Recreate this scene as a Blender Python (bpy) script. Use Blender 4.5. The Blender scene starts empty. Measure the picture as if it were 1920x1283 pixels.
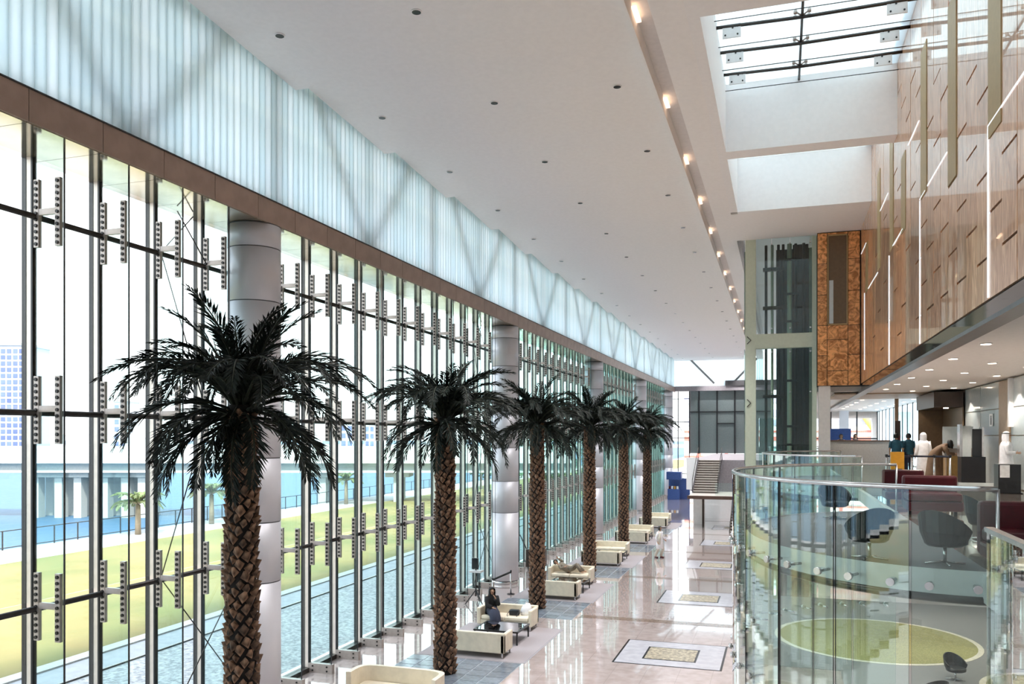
import bpy, bmesh, math, random
from mathutils import Vector, Matrix
random.seed(7)
R = math.radians
scene = bpy.context.scene
col = scene.collection

# ------------------------------------------------------------------ camera
FPX, CXP, HYP, EYE = 1550.0, 960.0, 819.0, 6.6
TH = math.atan((1464 - 960) / FPX)
cam_d = bpy.data.cameras.new('camera'); cam = bpy.data.objects.new('camera', cam_d); col.objects.link(cam)
cam_d.sensor_fit = 'HORIZONTAL'; cam_d.sensor_width = 36.0; cam_d.lens = FPX / 1920 * 36.0
cam_d.shift_y = (HYP - 641.5) / 1920; cam_d.clip_end = 3000
cam.location = (0, 0, EYE); cam.rotation_euler = (R(90), 0, TH)
scene.camera = cam

# ------------------------------------------------------------------ world, sun, exposure
w = bpy.data.worlds.new('sky'); scene.world = w; w.use_nodes = True
nt = w.node_tree; nt.nodes.clear()
tc = nt.nodes.new('ShaderNodeTexCoord'); sp = nt.nodes.new('ShaderNodeSeparateXYZ')
cr = nt.nodes.new('ShaderNodeValToRGB'); bg = nt.nodes.new('ShaderNodeBackground'); wo = nt.nodes.new('ShaderNodeOutputWorld')
ns = nt.nodes.new('ShaderNodeTexNoise'); ns.inputs['Scale'].default_value = 2.2; ns.inputs['Detail'].default_value = 5
mp = nt.nodes.new('ShaderNodeMapping'); mp.inputs['Scale'].default_value = (1, 1, 3.5)
mx = nt.nodes.new('ShaderNodeMixRGB'); mx.blend_type = 'MIX'; mx.inputs['Color2'].default_value = (1.0, 1.0, 1.0, 1)
rr = nt.nodes.new('ShaderNodeMapRange'); rr.inputs['From Min'].default_value = 0.45; rr.inputs['From Max'].default_value = 0.7; rr.inputs['To Max'].default_value = 0.55
nt.links.new(tc.outputs['Generated'], sp.inputs[0]); nt.links.new(sp.outputs['Z'], cr.inputs['Fac'])
nt.links.new(tc.outputs['Generated'], mp.inputs[0]); nt.links.new(mp.outputs[0], ns.inputs['Vector']); nt.links.new(ns.outputs['Fac'], rr.inputs[0])
nt.links.new(cr.outputs[0], mx.inputs['Color1']); nt.links.new(rr.outputs[0], mx.inputs['Fac'])
nt.links.new(mx.outputs[0], bg.inputs['Color']); nt.links.new(bg.outputs[0], wo.inputs[0])
e = cr.color_ramp.elements
e[0].position = 0.0; e[0].color = (0.97, 0.985, 1.0, 1); e[1].position = 0.75; e[1].color = (0.66, 0.78, 0.94, 1)
m_ = e.new(0.25); m_.color = (0.92, 0.94, 0.97, 1)
bg.inputs['Strength'].default_value = 0.62
sun_d = bpy.data.lights.new('sun', 'SUN'); sun = bpy.data.objects.new('sun', sun_d); col.objects.link(sun)
sun_d.energy = 1.6; sun_d.angle = R(6); sun_d.color = (1.0, 0.95, 0.86)
sun.rotation_euler = Vector((-0.35, 0.50, -0.79)).to_track_quat('-Z', 'Y').to_euler()          # high sun, from the landward side of the hall
scene.view_settings.view_transform = 'Standard'; scene.view_settings.look = 'None'
scene.view_settings.gamma = 1.0; scene.view_settings.use_curve_mapping = False
scene.view_settings.exposure = 2.75
cy = scene.cycles
cy.use_denoising = True; cy.use_adaptive_sampling = True; cy.adaptive_threshold = 0.02; cy.max_bounces = 9; cy.diffuse_bounces = 4; cy.glossy_bounces = 4
cy.transmission_bounces = 8; cy.transparent_max_bounces = 64; cy.sample_clamp_indirect = 6.0
cy.caustics_reflective = False; cy.caustics_refractive = False

# ------------------------------------------------------------------ materials
MATS = {}
def _new(name):
    m = bpy.data.materials.new(name); m.use_nodes = True; MATS[name] = m
    return m, m.node_tree, m.node_tree.nodes['Principled BSDF']
def mat(name, c, rough=0.5, metal=0.0, var=0.06, scale=8.0, stretch=(1, 1, 1), bump=0.0, coat=0.0, spec=0.5, rnd=0.0, emit=None, es=0.0, c2=None, detail=4.0, coat_ior=1.5):
    m, t, b = _new(name)
    tcn = t.nodes.new('ShaderNodeTexCoord'); mpn = t.nodes.new('ShaderNodeMapping'); mpn.inputs['Scale'].default_value = stretch
    n = t.nodes.new('ShaderNodeTexNoise'); n.inputs['Scale'].default_value = scale; n.inputs['Detail'].default_value = detail
    r = t.nodes.new('ShaderNodeValToRGB')
    a = c2 if c2 else tuple(max(0, x * (1 - var * 2)) for x in c)
    r.color_ramp.elements[0].position = 0.35; r.color_ramp.elements[0].color = (*a, 1)
    r.color_ramp.elements[1].position = 0.65; r.color_ramp.elements[1].color = (*(c if c2 else [min(1, x * (1 + var)) for x in c]), 1)
    t.links.new(tcn.outputs['Object'], mpn.inputs[0]); t.links.new(mpn.outputs[0], n.inputs['Vector']); t.links.new(n.outputs['Fac'], r.inputs[0])
    out = r.outputs[0]
    if rnd:
        oi = t.nodes.new('ShaderNodeObjectInfo'); mr = t.nodes.new('ShaderNodeMapRange')
        mr.inputs['To Min'].default_value = 1 - rnd; mr.inputs['To Max'].default_value = 1 + rnd
        mu = t.nodes.new('ShaderNodeMixRGB'); mu.blend_type = 'MULTIPLY'; mu.inputs['Fac'].default_value = 1
        t.links.new(oi.outputs['Random'], mr.inputs[0]); t.links.new(out, mu.inputs['Color1']); t.links.new(mr.outputs[0], mu.inputs['Color2']); out = mu.outputs[0]
    t.links.new(out, b.inputs['Base Color'])
    b.inputs['Roughness'].default_value = rough; b.inputs['Metallic'].default_value = metal
    b.inputs['Specular IOR Level'].default_value = spec
    b.inputs['Coat Weight'].default_value = coat; b.inputs['Coat Roughness'].default_value = 0.02; b.inputs['Coat IOR'].default_value = coat_ior
    if bump:
        bn = t.nodes.new('ShaderNodeBump'); bn.inputs['Strength'].default_value = bump; bn.inputs['Distance'].default_value = 0.02
        t.links.new(n.outputs['Fac'], bn.inputs['Height']); t.links.new(bn.outputs[0], b.inputs['Normal'])
    if emit:
        b.inputs['Emission Color'].default_value = (*emit, 1); b.inputs['Emission Strength'].default_value = es
    return m
def glass(name, tint, refl=1.0, rough=0.0, haze=0.0, ior=1.5):
    m = bpy.data.materials.new(name); m.use_nodes = True; t = m.node_tree; t.nodes.clear(); MATS[name] = m
    o = t.nodes.new('ShaderNodeOutputMaterial'); tr = t.nodes.new('ShaderNodeBsdfTransparent'); g = t.nodes.new('ShaderNodeBsdfGlossy')
    fr = t.nodes.new('ShaderNodeFresnel'); fr.inputs['IOR'].default_value = ior; mi = t.nodes.new('ShaderNodeMixShader')
    tr.inputs['Color'].default_value = (*tint, 1); g.inputs['Roughness'].default_value = rough
    g.inputs['Color'].default_value = (1, 1, 1, 1)
    ge = t.nodes.new('ShaderNodeNewGeometry')
    # the back face of a sheet must use the same outside index, so flip the index on back faces
    iv = t.nodes.new('ShaderNodeMapRange'); iv.inputs['To Min'].default_value = ior; iv.inputs['To Max'].default_value = 1.0 / ior
    t.links.new(ge.outputs['Backfacing'], iv.inputs[0]); t.links.new(iv.outputs[0], fr.inputs['IOR'])
    mu = t.nodes.new('ShaderNodeMath'); mu.operation = 'MULTIPLY'; mu.inputs[1].default_value = refl; mu.use_clamp = True
    t.links.new(fr.outputs[0], mu.inputs[0]); t.links.new(mu.outputs[0], mi.inputs[0])
    src = tr.outputs[0]
    if haze:
        tl = t.nodes.new('ShaderNodeBsdfTranslucent'); tl.inputs['Color'].default_value = (*[min(1, x * 1.05) for x in tint], 1)
        mh = t.nodes.new('ShaderNodeMixShader'); mh.inputs[0].default_value = haze
        t.links.new(tr.outputs[0], mh.inputs[1]); t.links.new(tl.outputs[0], mh.inputs[2]); src = mh.outputs[0]
    t.links.new(src, mi.inputs[1]); t.links.new(g.outputs[0], mi.inputs[2]); t.links.new(mi.outputs[0], o.inputs[0])
    return m
def channel_glass(name):
    m = bpy.data.materials.new(name); m.use_nodes = True; t = m.node_tree; t.nodes.clear(); MATS[name] = m
    o = t.nodes.new('ShaderNodeOutputMaterial'); tl = t.nodes.new('ShaderNodeBsdfTranslucent'); d = t.nodes.new('ShaderNodeBsdfDiffuse')
    g = t.nodes.new('ShaderNodeBsdfGlossy'); g.inputs['Roughness'].default_value = 0.25
    oi = t.nodes.new('ShaderNodeObjectInfo'); r = t.nodes.new('ShaderNodeValToRGB')
    r.color_ramp.elements[0].color = (0.80, 0.90, 0.92, 1); r.color_ramp.elements[1].color = (0.93, 0.98, 0.99, 1)
    t.links.new(oi.outputs['Random'], r.inputs[0]); t.links.new(r.outputs[0], tl.inputs['Color'])
    d.inputs['Color'].default_value = (0.75, 0.82, 0.84, 1)
    a = t.nodes.new('ShaderNodeMixShader'); a.inputs[0].default_value = 0.22
    b = t.nodes.new('ShaderNodeMixShader'); b.inputs[0].default_value = 0.04
    t.links.new(tl.outputs[0], a.inputs[1]); t.links.new(d.outputs[0], a.inputs[2]); t.links.new(a.outputs[0], b.inputs[1]); t.links.new(g.outputs[0], b.inputs[2])
    t.links.new(b.outputs[0], o.inputs[0]); return m
def floor_marble(name, c1, c2, joint, tile=0.9, rough=0.06):
    m, t, b = _new(name)
    tcn = t.nodes.new('ShaderNodeTexCoord')
    n = t.nodes.new('ShaderNodeTexNoise'); n.inputs['Scale'].default_value = 3.0; n.inputs['Detail'].default_value = 8
    r = t.nodes.new('ShaderNodeValToRGB'); r.color_ramp.elements[0].position = .35; r.color_ramp.elements[0].color = (*c1, 1)
    r.color_ramp.elements[1].position = .65; r.color_ramp.elements[1].color = (*c2, 1)
    br = t.nodes.new('ShaderNodeTexBrick'); br.offset = 0; br.inputs['Scale'].default_value = 1.0; br.inputs['Mortar Size'].default_value = 0.004
    br.inputs['Brick Width'].default_value = tile; br.inputs['Row Height'].default_value = tile
    br.inputs['Mortar'].default_value = (*joint, 1)
    t.links.new(tcn.outputs['Object'], n.inputs['Vector']); t.links.new(n.outputs['Fac'], r.inputs[0])
    t.links.new(tcn.outputs['Object'], br.inputs['Vector']); t.links.new(r.outputs[0], br.inputs['Color1']); t.links.new(r.outputs[0], br.inputs['Color2'])
    t.links.new(br.outputs['Color'], b.inputs['Base Color']); b.inputs['Roughness'].default_value = rough
    b.inputs['Specular IOR Level'].default_value = 0.8; b.inputs['Coat Weight'].default_value = 1.0; b.inputs['Coat Roughness'].default_value = 0.02; b.inputs['Coat IOR'].default_value = 1.6
    n2 = t.nodes.new('ShaderNodeTexNoise'); n2.inputs['Scale'].default_value = 1.2
    bn = t.nodes.new('ShaderNodeBump'); bn.inputs['Strength'].default_value = 0.02; bn.inputs['Distance'].default_value = 0.02
    t.links.new(tcn.outputs['Object'], n2.inputs['Vector']); t.links.new(n2.outputs['Fac'], bn.inputs['Height']); t.links.new(bn.outputs[0], b.inputs['Normal'])
    return m
def vein_wood(name, c1, c2, stretch, scale, rough=0.35, coat=1.0, dist=2.0, rnd=0.12, ior=1.7):
    m, t, b = _new(name)
    tcn = t.nodes.new('ShaderNodeTexCoord'); mpn = t.nodes.new('ShaderNodeMapping'); mpn.inputs['Scale'].default_value = stretch
    n = t.nodes.new('ShaderNodeTexNoise'); n.inputs['Scale'].default_value = scale; n.inputs['Detail'].default_value = 8; n.inputs['Distortion'].default_value = dist
    r = t.nodes.new('ShaderNodeValToRGB'); r.color_ramp.elements[0].position = .38; r.color_ramp.elements[0].color = (*c1, 1)
    r.color_ramp.elements[1].position = .62; r.color_ramp.elements[1].color = (*c2, 1)
    oi = t.nodes.new('ShaderNodeObjectInfo'); mr = t.nodes.new('ShaderNodeMapRange'); mr.inputs['To Min'].default_value = 1 - rnd; mr.inputs['To Max'].default_value = 1 + rnd
    mu = t.nodes.new('ShaderNodeMixRGB'); mu.blend_type = 'MULTIPLY'; mu.inputs['Fac'].default_value = 1
    t.links.new(tcn.outputs['Object'], mpn.inputs[0]); t.links.new(mpn.outputs[0], n.inputs['Vector']); t.links.new(n.outputs['Fac'], r.inputs[0])
    t.links.new(oi.outputs['Random'], mr.inputs[0]); t.links.new(r.outputs[0], mu.inputs['Color1']); t.links.new(mr.outputs[0], mu.inputs['Color2'])
    t.links.new(mu.outputs[0], b.inputs['Base Color']); b.inputs['Roughness'].default_value = rough
    b.inputs['Coat Weight'].default_value = coat; b.inputs['Coat Roughness'].default_value = 0.015; b.inputs['Coat IOR'].default_value = ior
    return m
def stripes(name, c1, c2, scale, axis, rough=0.9):
    m, t, b = _new(name)
    tcn = t.nodes.new('ShaderNodeTexCoord'); wv = t.nodes.new('ShaderNodeTexWave'); wv.bands_direction = axis; wv.inputs['Scale'].default_value = scale
    wv.inputs['Distortion'].default_value = 1.0; wv.inputs['Detail'].default_value = 2
    r = t.nodes.new('ShaderNodeValToRGB'); r.color_ramp.elements[0].color = (*c1, 1); r.color_ramp.elements[1].color = (*c2, 1)
    t.links.new(tcn.outputs['Object'], wv.inputs[0]); t.links.new(wv.outputs['Fac'], r.inputs[0]); t.links.new(r.outputs[0], b.inputs['Base Color'])
    b.inputs['Roughness'].default_value = rough; return m

mat('ceiling_white', (0.93, 0.90, 0.90), 0.75, var=0.01)
mat('wall_white', (0.92, 0.90, 0.91), 0.7, var=0.01)
mat('wall_warm', (0.80, 0.75, 0.72), 0.7, var=0.02)
mat('fascia_bronze', (0.36, 0.27, 0.23), 0.42, 0.3, var=0.05, scale=3, rnd=0.05)
mat('soffit_mirror', (0.70, 0.62, 0.50), 0.09, 0.9, var=0.05, scale=1.5, rnd=0.05)
channel_glass('channel_glass')
mat('edge_dark', (0.02, 0.025, 0.03), 0.4, var=0.05)
mat('steel_truss', (0.30, 0.31, 0.31), 0.6, 0.1)
mat('mullion_dark', (0.018, 0.018, 0.022), 0.35, 0.2)
mat('mullion_face', (0.80, 0.70, 0.63), 0.35, 0.3, var=0.03)
mat('steel_bright', (0.46, 0.40, 0.37), 0.4, 0.4, var=0.05)
mat('bolt_dark', (0.03, 0.028, 0.028), 0.35, 0.6)
mat('rail_dark', (0.06, 0.055, 0.052), 0.35, 0.6)
glass('facade_glass', (0.94, 0.975, 0.97), 0.75)
glass('fin_glass', (0.86, 0.95, 0.945), 0.8)
glass('skylight_glass', (0.51, 0.565, 0.575), 1.0, haze=1.0)
glass('guard_glass', (0.90, 0.965, 0.945), 1.5)
glass('lift_glass', (0.78, 0.87, 0.86), 1.0)
glass('table_glass', (0.30, 0.28, 0.28), 2.2)
glass('dark_glass', (0.33, 0.42, 0.43), 1.3)
mat('frosted', (0.56, 0.62, 0.63), 0.12, var=0.02, coat=0.6)
mat('end_glass', (0.17, 0.205, 0.205), 0.08, var=0.03, spec=0.8)
mat('column_grey', (0.66, 0.655, 0.70), 0.42, 0.15, var=0.015, scale=2)
mat('joint_dark', (0.10, 0.10, 0.11), 0.6)
mat('stainless', (0.66, 0.65, 0.66), 0.22, 0.9)
floor_marble('floor_marble', (0.45, 0.375, 0.355), (0.545, 0.47, 0.45), (0.34, 0.28, 0.27))
floor_marble('mezzanine_stone', (0.40, 0.33, 0.28), (0.50, 0.42, 0.36), (0.3, 0.25, 0.22), 0.9, 0.08)
mat('band_brown', (0.23, 0.175, 0.145), 0.08, var=0.08, spec=0.7)
mat('marble_white', (0.46, 0.46, 0.50), 0.1, var=0.05, scale=4, spec=0.7)
mat('inlay_black', (0.02, 0.02, 0.022), 0.15)
mat('inlay_mosaic', (0.55, 0.49, 0.36), 0.3, c2=(0.12, 0.10, 0.075), scale=9, detail=6)
mat('slate', (0.19, 0.22, 0.26), 0.2, var=0.12, rnd=0.18, spec=0.6)
mat('slate_joint', (0.36, 0.40, 0.45), 0.3)
stripes('rug', (0.27, 0.245, 0.255), (0.35, 0.315, 0.325), 6, 'X')
mat('rug_edge', (0.30, 0.29, 0.31), 0.9)
mat('leather_cream', (0.74, 0.66, 0.52), 0.42, var=0.04, scale=5)
mat('leather_piping', (0.20, 0.17, 0.13), 0.5)
mat('black_plastic', (0.012, 0.013, 0.016), 0.3)
mat('black_fabric', (0.006, 0.006, 0.008), 0.85, var=0.1)
mat('chair_grey', (0.008, 0.009, 0.012), 0.4)
mat('red_leather', (0.075, 0.003, 0.009), 0.35, var=0.08)
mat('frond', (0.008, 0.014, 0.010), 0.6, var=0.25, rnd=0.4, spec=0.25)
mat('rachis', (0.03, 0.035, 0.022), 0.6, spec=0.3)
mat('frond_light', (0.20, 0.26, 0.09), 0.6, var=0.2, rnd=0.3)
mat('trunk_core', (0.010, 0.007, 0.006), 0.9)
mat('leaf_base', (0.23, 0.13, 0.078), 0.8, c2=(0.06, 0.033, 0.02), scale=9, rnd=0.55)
mat('trunk_light', (0.30, 0.24, 0.17), 0.9)
vein_wood('wood_panel', (0.50, 0.215, 0.10), (0.90, 0.50, 0.285), (1, 1, 0.16), 7.0, ior=1.5)
vein_wood('rust_panel', (0.40, 0.145, 0.035), (0.92, 0.44, 0.16), (1, 1, 1), 2.6, rough=0.4, coat=0.25, dist=3.0, ior=1.5)
mat('bronze_flat', (0.46, 0.31, 0.14), 0.45, 0.1, var=0.03)
mat('slot_black', (0.008, 0.007, 0.006), 0.6)
mat('light_white', (1, 1, 1), 0.5, emit=(0.93, 0.96, 1.0), es=0.10)
mat('lamp_warm', (1, 0.9, 0.8), 0.5, emit=(1.0, 0.80, 0.62), es=2.0)
mat('lamp_slot', (1, 0.85, 0.7), 0.5, emit=(1.0, 0.70, 0.48), es=0.38)
mat('lens_off', (0.03, 0.03, 0.03), 0.2)
mat('fascia_gloss', (0.12, 0.085, 0.065), 0.04, 0.5, spec=0.9)
mat('edge_grey', (0.14, 0.135, 0.14), 0.35, 0.5)
mat('lift_green', (0.62, 0.68, 0.55), 0.45, var=0.02)
mat('lift_dark', (0.014, 0.017, 0.02), 0.5)
mat('portal_dark', (0.035, 0.02, 0.014), 0.3)
mat('portal_brown', (0.15, 0.095, 0.05), 0.35, var=0.05)
mat('wall_tan', (0.46, 0.34, 0.24), 0.5, var=0.04)
mat('counter_grey', (0.36, 0.335, 0.31), 0.5, var=0.04, scale=14)
mat('wood_dark', (0.10, 0.055, 0.04), 0.35)
mat('slab_white', (0.75, 0.74, 0.75), 0.35, var=0.02)
stripes('carpet_grey', (0.155, 0.155, 0.165), (0.27, 0.265, 0.27), 14, 'DIAGONAL')
mat('rug_olive', (0.31, 0.29, 0.12), 0.9, var=0.15, scale=30)
mat('rug_cream', (0.62, 0.58, 0.50), 0.9)
mat('stair_stone', (0.46, 0.42, 0.38), 0.5, var=0.05)
mat('stair_riser', (0.15, 0.125, 0.11), 0.6)
mat('wall_mauve', (0.33, 0.30, 0.32), 0.6)
mat('skin', (0.46, 0.27, 0.18), 0.5)
mat('cloth_white', (0.80, 0.79, 0.82), 0.8)
mat('cloth_cream', (0.55, 0.52, 0.45), 0.8)
mat('cloth_brown', (0.20, 0.12, 0.07), 0.7)
mat('cloth_navy', (0.02, 0.025, 0.05), 0.85)
mat('cloth_teal', (0.02, 0.10, 0.16), 0.8)
mat('cloth_olive', (0.20, 0.17, 0.13), 0.8)
mat('hair_black', (0.01, 0.008, 0.007), 0.6)
mat('blue_banner', (0.03, 0.07, 0.24), 0.5)
mat('orange', (0.60, 0.28, 0.02), 0.4)
mat('gold_wood', (0.50, 0.32, 0.12), 0.3, coat=0.5)
mat('glazing_glow', (0.3, 0.4, 0.5), 0.2, emit=(0.35, 0.5, 0.6), es=0.5)  # emission put into the material of the mezzanine glazing
mat('paper', (0.80, 0.80, 0.80), 0.8)
mat('lawn', (0.265, 0.195, 0.075), 0.95, c2=(0.145, 0.145, 0.048), scale=0.16, detail=10, bump=0.4)
mat('kerb', (0.5, 0.48, 0.45), 0.8)
mat('pavement', (0.40, 0.40, 0.42), 0.85, var=0.05, scale=3)
mat('gravel', (0.56, 0.55, 0.55), 0.95, c2=(0.26, 0.26, 0.27), scale=9, detail=3)
mat('promenade', (0.40, 0.375, 0.37), 0.85, var=0.06, scale=2)
m, t, b = _new('sea')
b.inputs['Base Color'].default_value = (0.045, 0.11, 0.19, 1); b.inputs['Roughness'].default_value = 0.5; b.inputs['Specular IOR Level'].default_value = 0.25
tcn = t.nodes.new('ShaderNodeTexCoord'); n = t.nodes.new('ShaderNodeTexNoise'); n.inputs['Scale'].default_value = 0.6; n.inputs['Detail'].default_value = 8
bn = t.nodes.new('ShaderNodeBump'); bn.inputs['Strength'].default_value = 0.7; bn.inputs['Distance'].default_value = 0.3
t.links.new(tcn.outputs['Object'], n.inputs['Vector']); t.links.new(n.outputs['Fac'], bn.inputs['Height']); t.links.new(bn.outputs[0], b.inputs['Normal'])
mat('concrete_white', (0.80, 0.79, 0.77), 0.8, var=0.02)
mat('concrete_grey', (0.47, 0.48, 0.46), 0.85, var=0.04)
mat('tower_wall', (0.50, 0.51, 0.57), 0.6)
mat('tower_pane', (0.12, 0.15, 0.31), 0.3, rnd=0.25)
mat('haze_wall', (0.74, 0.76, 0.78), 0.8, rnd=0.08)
mat('leaf_green', (0.09, 0.17, 0.05), 0.7, var=0.3, scale=4, rnd=0.2)
mat('red_band', (0.62, 0.16, 0.12), 0.7)
mat('violet_band', (0.42, 0.41, 0.55), 0.6)
mat('yellow_paint', (0.80, 0.60, 0.10), 0.6)

# ------------------------------------------------------------------ mesh helpers
class MB:
    def __init__(s): s.v = []; s.f = []; s.m = []; s.sm = []
    def quad(s, pts, m=0, smooth=False):
        i = len(s.v); s.v += [tuple(p) for p in pts]; s.f.append(tuple(range(i, i + len(pts)))); s.m.append(m); s.sm.append(smooth); return s
    def box(s, x0, x1, y0, y1, z0, z1, m=0):
        i = len(s.v); s.v += [(x, y, z) for z in (z0, z1) for y in (y0, y1) for x in (x0, x1)]
        for f in ((0, 2, 3, 1), (4, 5, 7, 6), (0, 1, 5, 4), (2, 6, 7, 3), (0, 4, 6, 2), (1, 3, 7, 5)):
            s.f.append(tuple(i + k for k in f)); s.m.append(m); s.sm.append(False)
        return s
    def rbox(s, x0, x1, y0, y1, z0, z1, r=0.03, m=0):     # box with chamfered edges
        i = len(s.v); bx = bmesh.new(); bmesh.ops.create_cube(bx, size=1)
        for v in bx.verts: v.co = Vector(((x0 + x1) / 2 + v.co.x * (x1 - x0), (y0 + y1) / 2 + v.co.y * (y1 - y0), (z0 + z1) / 2 + v.co.z * (z1 - z0)))
        bmesh.ops.bevel(bx, geom=list(bx.edges), offset=r, segments=2, affect='EDGES', profile=0.5)
        bx.verts.ensure_lookup_table()
        s.v += [tuple(v.co) for v in bx.verts]
        for f in bx.faces: s.f.append(tuple(i + v.index for v in f.verts)); s.m.append(m); s.sm.append(False)
        bx.free(); return s
    def tube(s, pts, r, n=8, m=0, caps=True):
        pts = [Vector(p) for p in pts]; rs = r if isinstance(r, (list, tuple)) else [r] * len(pts); base = len(s.v); prev = None
        for k, p in enumerate(pts):
            d = (pts[min(k + 1, len(pts) - 1)] - pts[max(k - 1, 0)]).normalized()
            a = Vector((0, 0, 1)) if abs(d.z) < 0.9 else Vector((1, 0, 0))
            if prev is not None: a = prev
            u = (a - d * a.dot(d)).normalized(); prev = u; q = d.cross(u)
            for j in range(n):
                an = 2 * math.pi * j / n; s.v.append(tuple(p + (u * math.cos(an) + q * math.sin(an)) * rs[k]))
        for k in range(len(pts) - 1):
            for j in range(n):
                a0 = base + k * n + j; a1 = base + k * n + (j + 1) % n
                s.f.append((a0, a1, a1 + n, a0 + n)); s.m.append(m); s.sm.append(True)
        if caps:
            s.f.append(tuple(base + j for j in reversed(range(n)))); s.m.append(m); s.sm.append(False)
            e0 = base + (len(pts) - 1) * n; s.f.append(tuple(e0 + j for j in range(n))); s.m.append(m); s.sm.append(False)
        return s
    def loft(s, rings, n=16, m=0, caps=True):              # rings: (cx, cy, z, rx, ry)
        base = len(s.v)
        for (cx, cy_, z, rx, ry) in rings:
            for j in range(n):
                an = 2 * math.pi * j / n; s.v.append((cx + rx * math.cos(an), cy_ + ry * math.sin(an), z))
        for k in range(len(rings) - 1):
            for j in range(n):
                a0 = base + k * n + j; a1 = base + k * n + (j + 1) % n
                s.f.append((a0, a1, a1 + n, a0 + n)); s.m.append(m); s.sm.append(True)
        if caps:
            s.f.append(tuple(base + j for j in reversed(range(n)))); s.m.append(m); s.sm.append(False)
            e0 = base + (len(rings) - 1) * n; s.f.append(tuple(e0 + j for j in range(n))); s.m.append(m); s.sm.append(False)
        return s
    def mesh(s, name, mats):
        me = bpy.data.meshes.new(name); me.from_pydata(s.v, [], s.f); me.update()
        for mm in ([mats] if isinstance(mats, str) else mats): me.materials.append(MATS[mm])
        me.polygons.foreach_set('material_index', s.m); me.polygons.foreach_set('use_smooth', s.sm); return me
    def build(s, name, mats, parent=None, loc=(0, 0, 0), rot=(0, 0, 0)):
        return put(name, s.mesh(name, mats), parent, loc, rot)
def put(name, me, parent=None, loc=(0, 0, 0), rot=(0, 0, 0), scale=(1, 1, 1)):
    o = bpy.data.objects.new(name, me); col.objects.link(o); o.parent = parent
    o.location = loc; o.rotation_euler = rot; o.scale = scale; return o
def empty(name, loc=(0, 0, 0), rz=0.0):
    o = bpy.data.objects.new(name, None); col.objects.link(o); o.location = loc; o.rotation_euler = (0, 0, rz); o.empty_display_size = 0.3; return o
def tag(o, label=None, cat=None, group=None, kind=None):
    if label: o['label'] = label
    if cat: o['category'] = cat
    if group: o['group'] = group
    if kind: o['kind'] = kind
    return o
def struct(o, label, cat): return tag(o, label, cat, kind='structure')
def bx(name, mt, parent, x0, x1, y0, y1, z0, z1): return MB().box(x0, x1, y0, y1, z0, z1).build(name, mt, parent)
def copy_tree(o, parent=None):
    c = o.copy(); col.objects.link(c); c.parent = parent
    for ch in list(o.children): copy_tree(ch, c)
    return c
def cam_pt(u, d, z=0.0):                                   # a place at lateral pixel u and distance d in front of the viewpoint
    r = (u - CXP) / FPX; s_, c_ = math.sin(TH), math.cos(TH)
    return Vector(((-s_ + r * c_) * d, (c_ + r * s_) * d, z))
ORD = ['first', 'second', 'third', 'fourth', 'fifth', 'sixth', 'seventh', 'eighth']

# ================================================================== SETTING
GX = -12.70            # facade glass plane
ZS = 11.57             # soffit under the long beam
BX = -11.27            # front of the long beam and of the channel glass
YB0, YB1 = -8.0, 94.0  # hall ends
XW = 3.10              # wood clad upper wall
CX = -11.85            # columns
MZ = 5.0               # mezzanine floor
MC = 8.45              # mezzanine ceiling
PITCH = 4.78           # ceiling bay

# ---- floor with inlays
fl = bx('floor', 'floor_marble', None, -13.2, 9.2, YB0, YB1 + 2, -0.25, 0.0)
struct(fl, 'polished beige pink marble floor of the atrium', 'floor')
for k in range(8):
    y = 20.30 + 9.13 * k
    bx('floor_band', 'band_brown', fl, -7.0, 3.0, y, y + 0.5, -0.01, 0.003)
for k in range(6):
    y = 23.91 + 9.1 * k
    a = MB().box(-4.71, -1.58, y, y + 2.87, -0.01, 0.004).build('inlay_border', 'inlay_black', fl)
    bx('inlay_field', 'marble_white', a, -4.65, -1.64, y + 0.06, y + 2.81, 0.0, 0.007)
    bx('inlay_frame', 'inlay_black', a, -3.93, -2.36, y + 0.64, y + 2.12, 0.0, 0.009)
    bx('inlay_center', 'inlay_mosaic', a, -3.87, -2.42, y + 0.71, y + 2.05, 0.0, 0.011)
PALMX = -8.9
PALMY = [12.2 + 9.15 * k for k in range(6)]
tile_me = MB().box(-0.27, 0.27, -0.24, 0.24, 0.0, 0.012).mesh('slate_tile', 'slate')
for k, y in enumerate(PALMY):
    a = MB().box(-10.6, -7.15, y - 1.55, y + 1.55, -0.01, 0.004).build('slate_bed', 'slate_joint', fl)
    if 0 < k < 5:
        for i in range(6):
            for j in range(6):
                put('slate_tile', tile_me, a, (-10.6 + 0.29 + 0.574 * i, y - 1.55 + 0.26 + 0.516 * j, 0.0))
    else:
        bx('slate_slab', 'slate', a, -10.5, -7.25, y - 1.45, y + 1.45, 0, 0.01)
cp = bx('carpet', 'carpet_grey', fl, 1.6, 9.0, 12.0, 25.0, -0.01, 0.006); bx('carpet', 'carpet_grey', fl, -0.7, 9.0, 25.0, 36.0, -0.01, 0.006)

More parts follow.
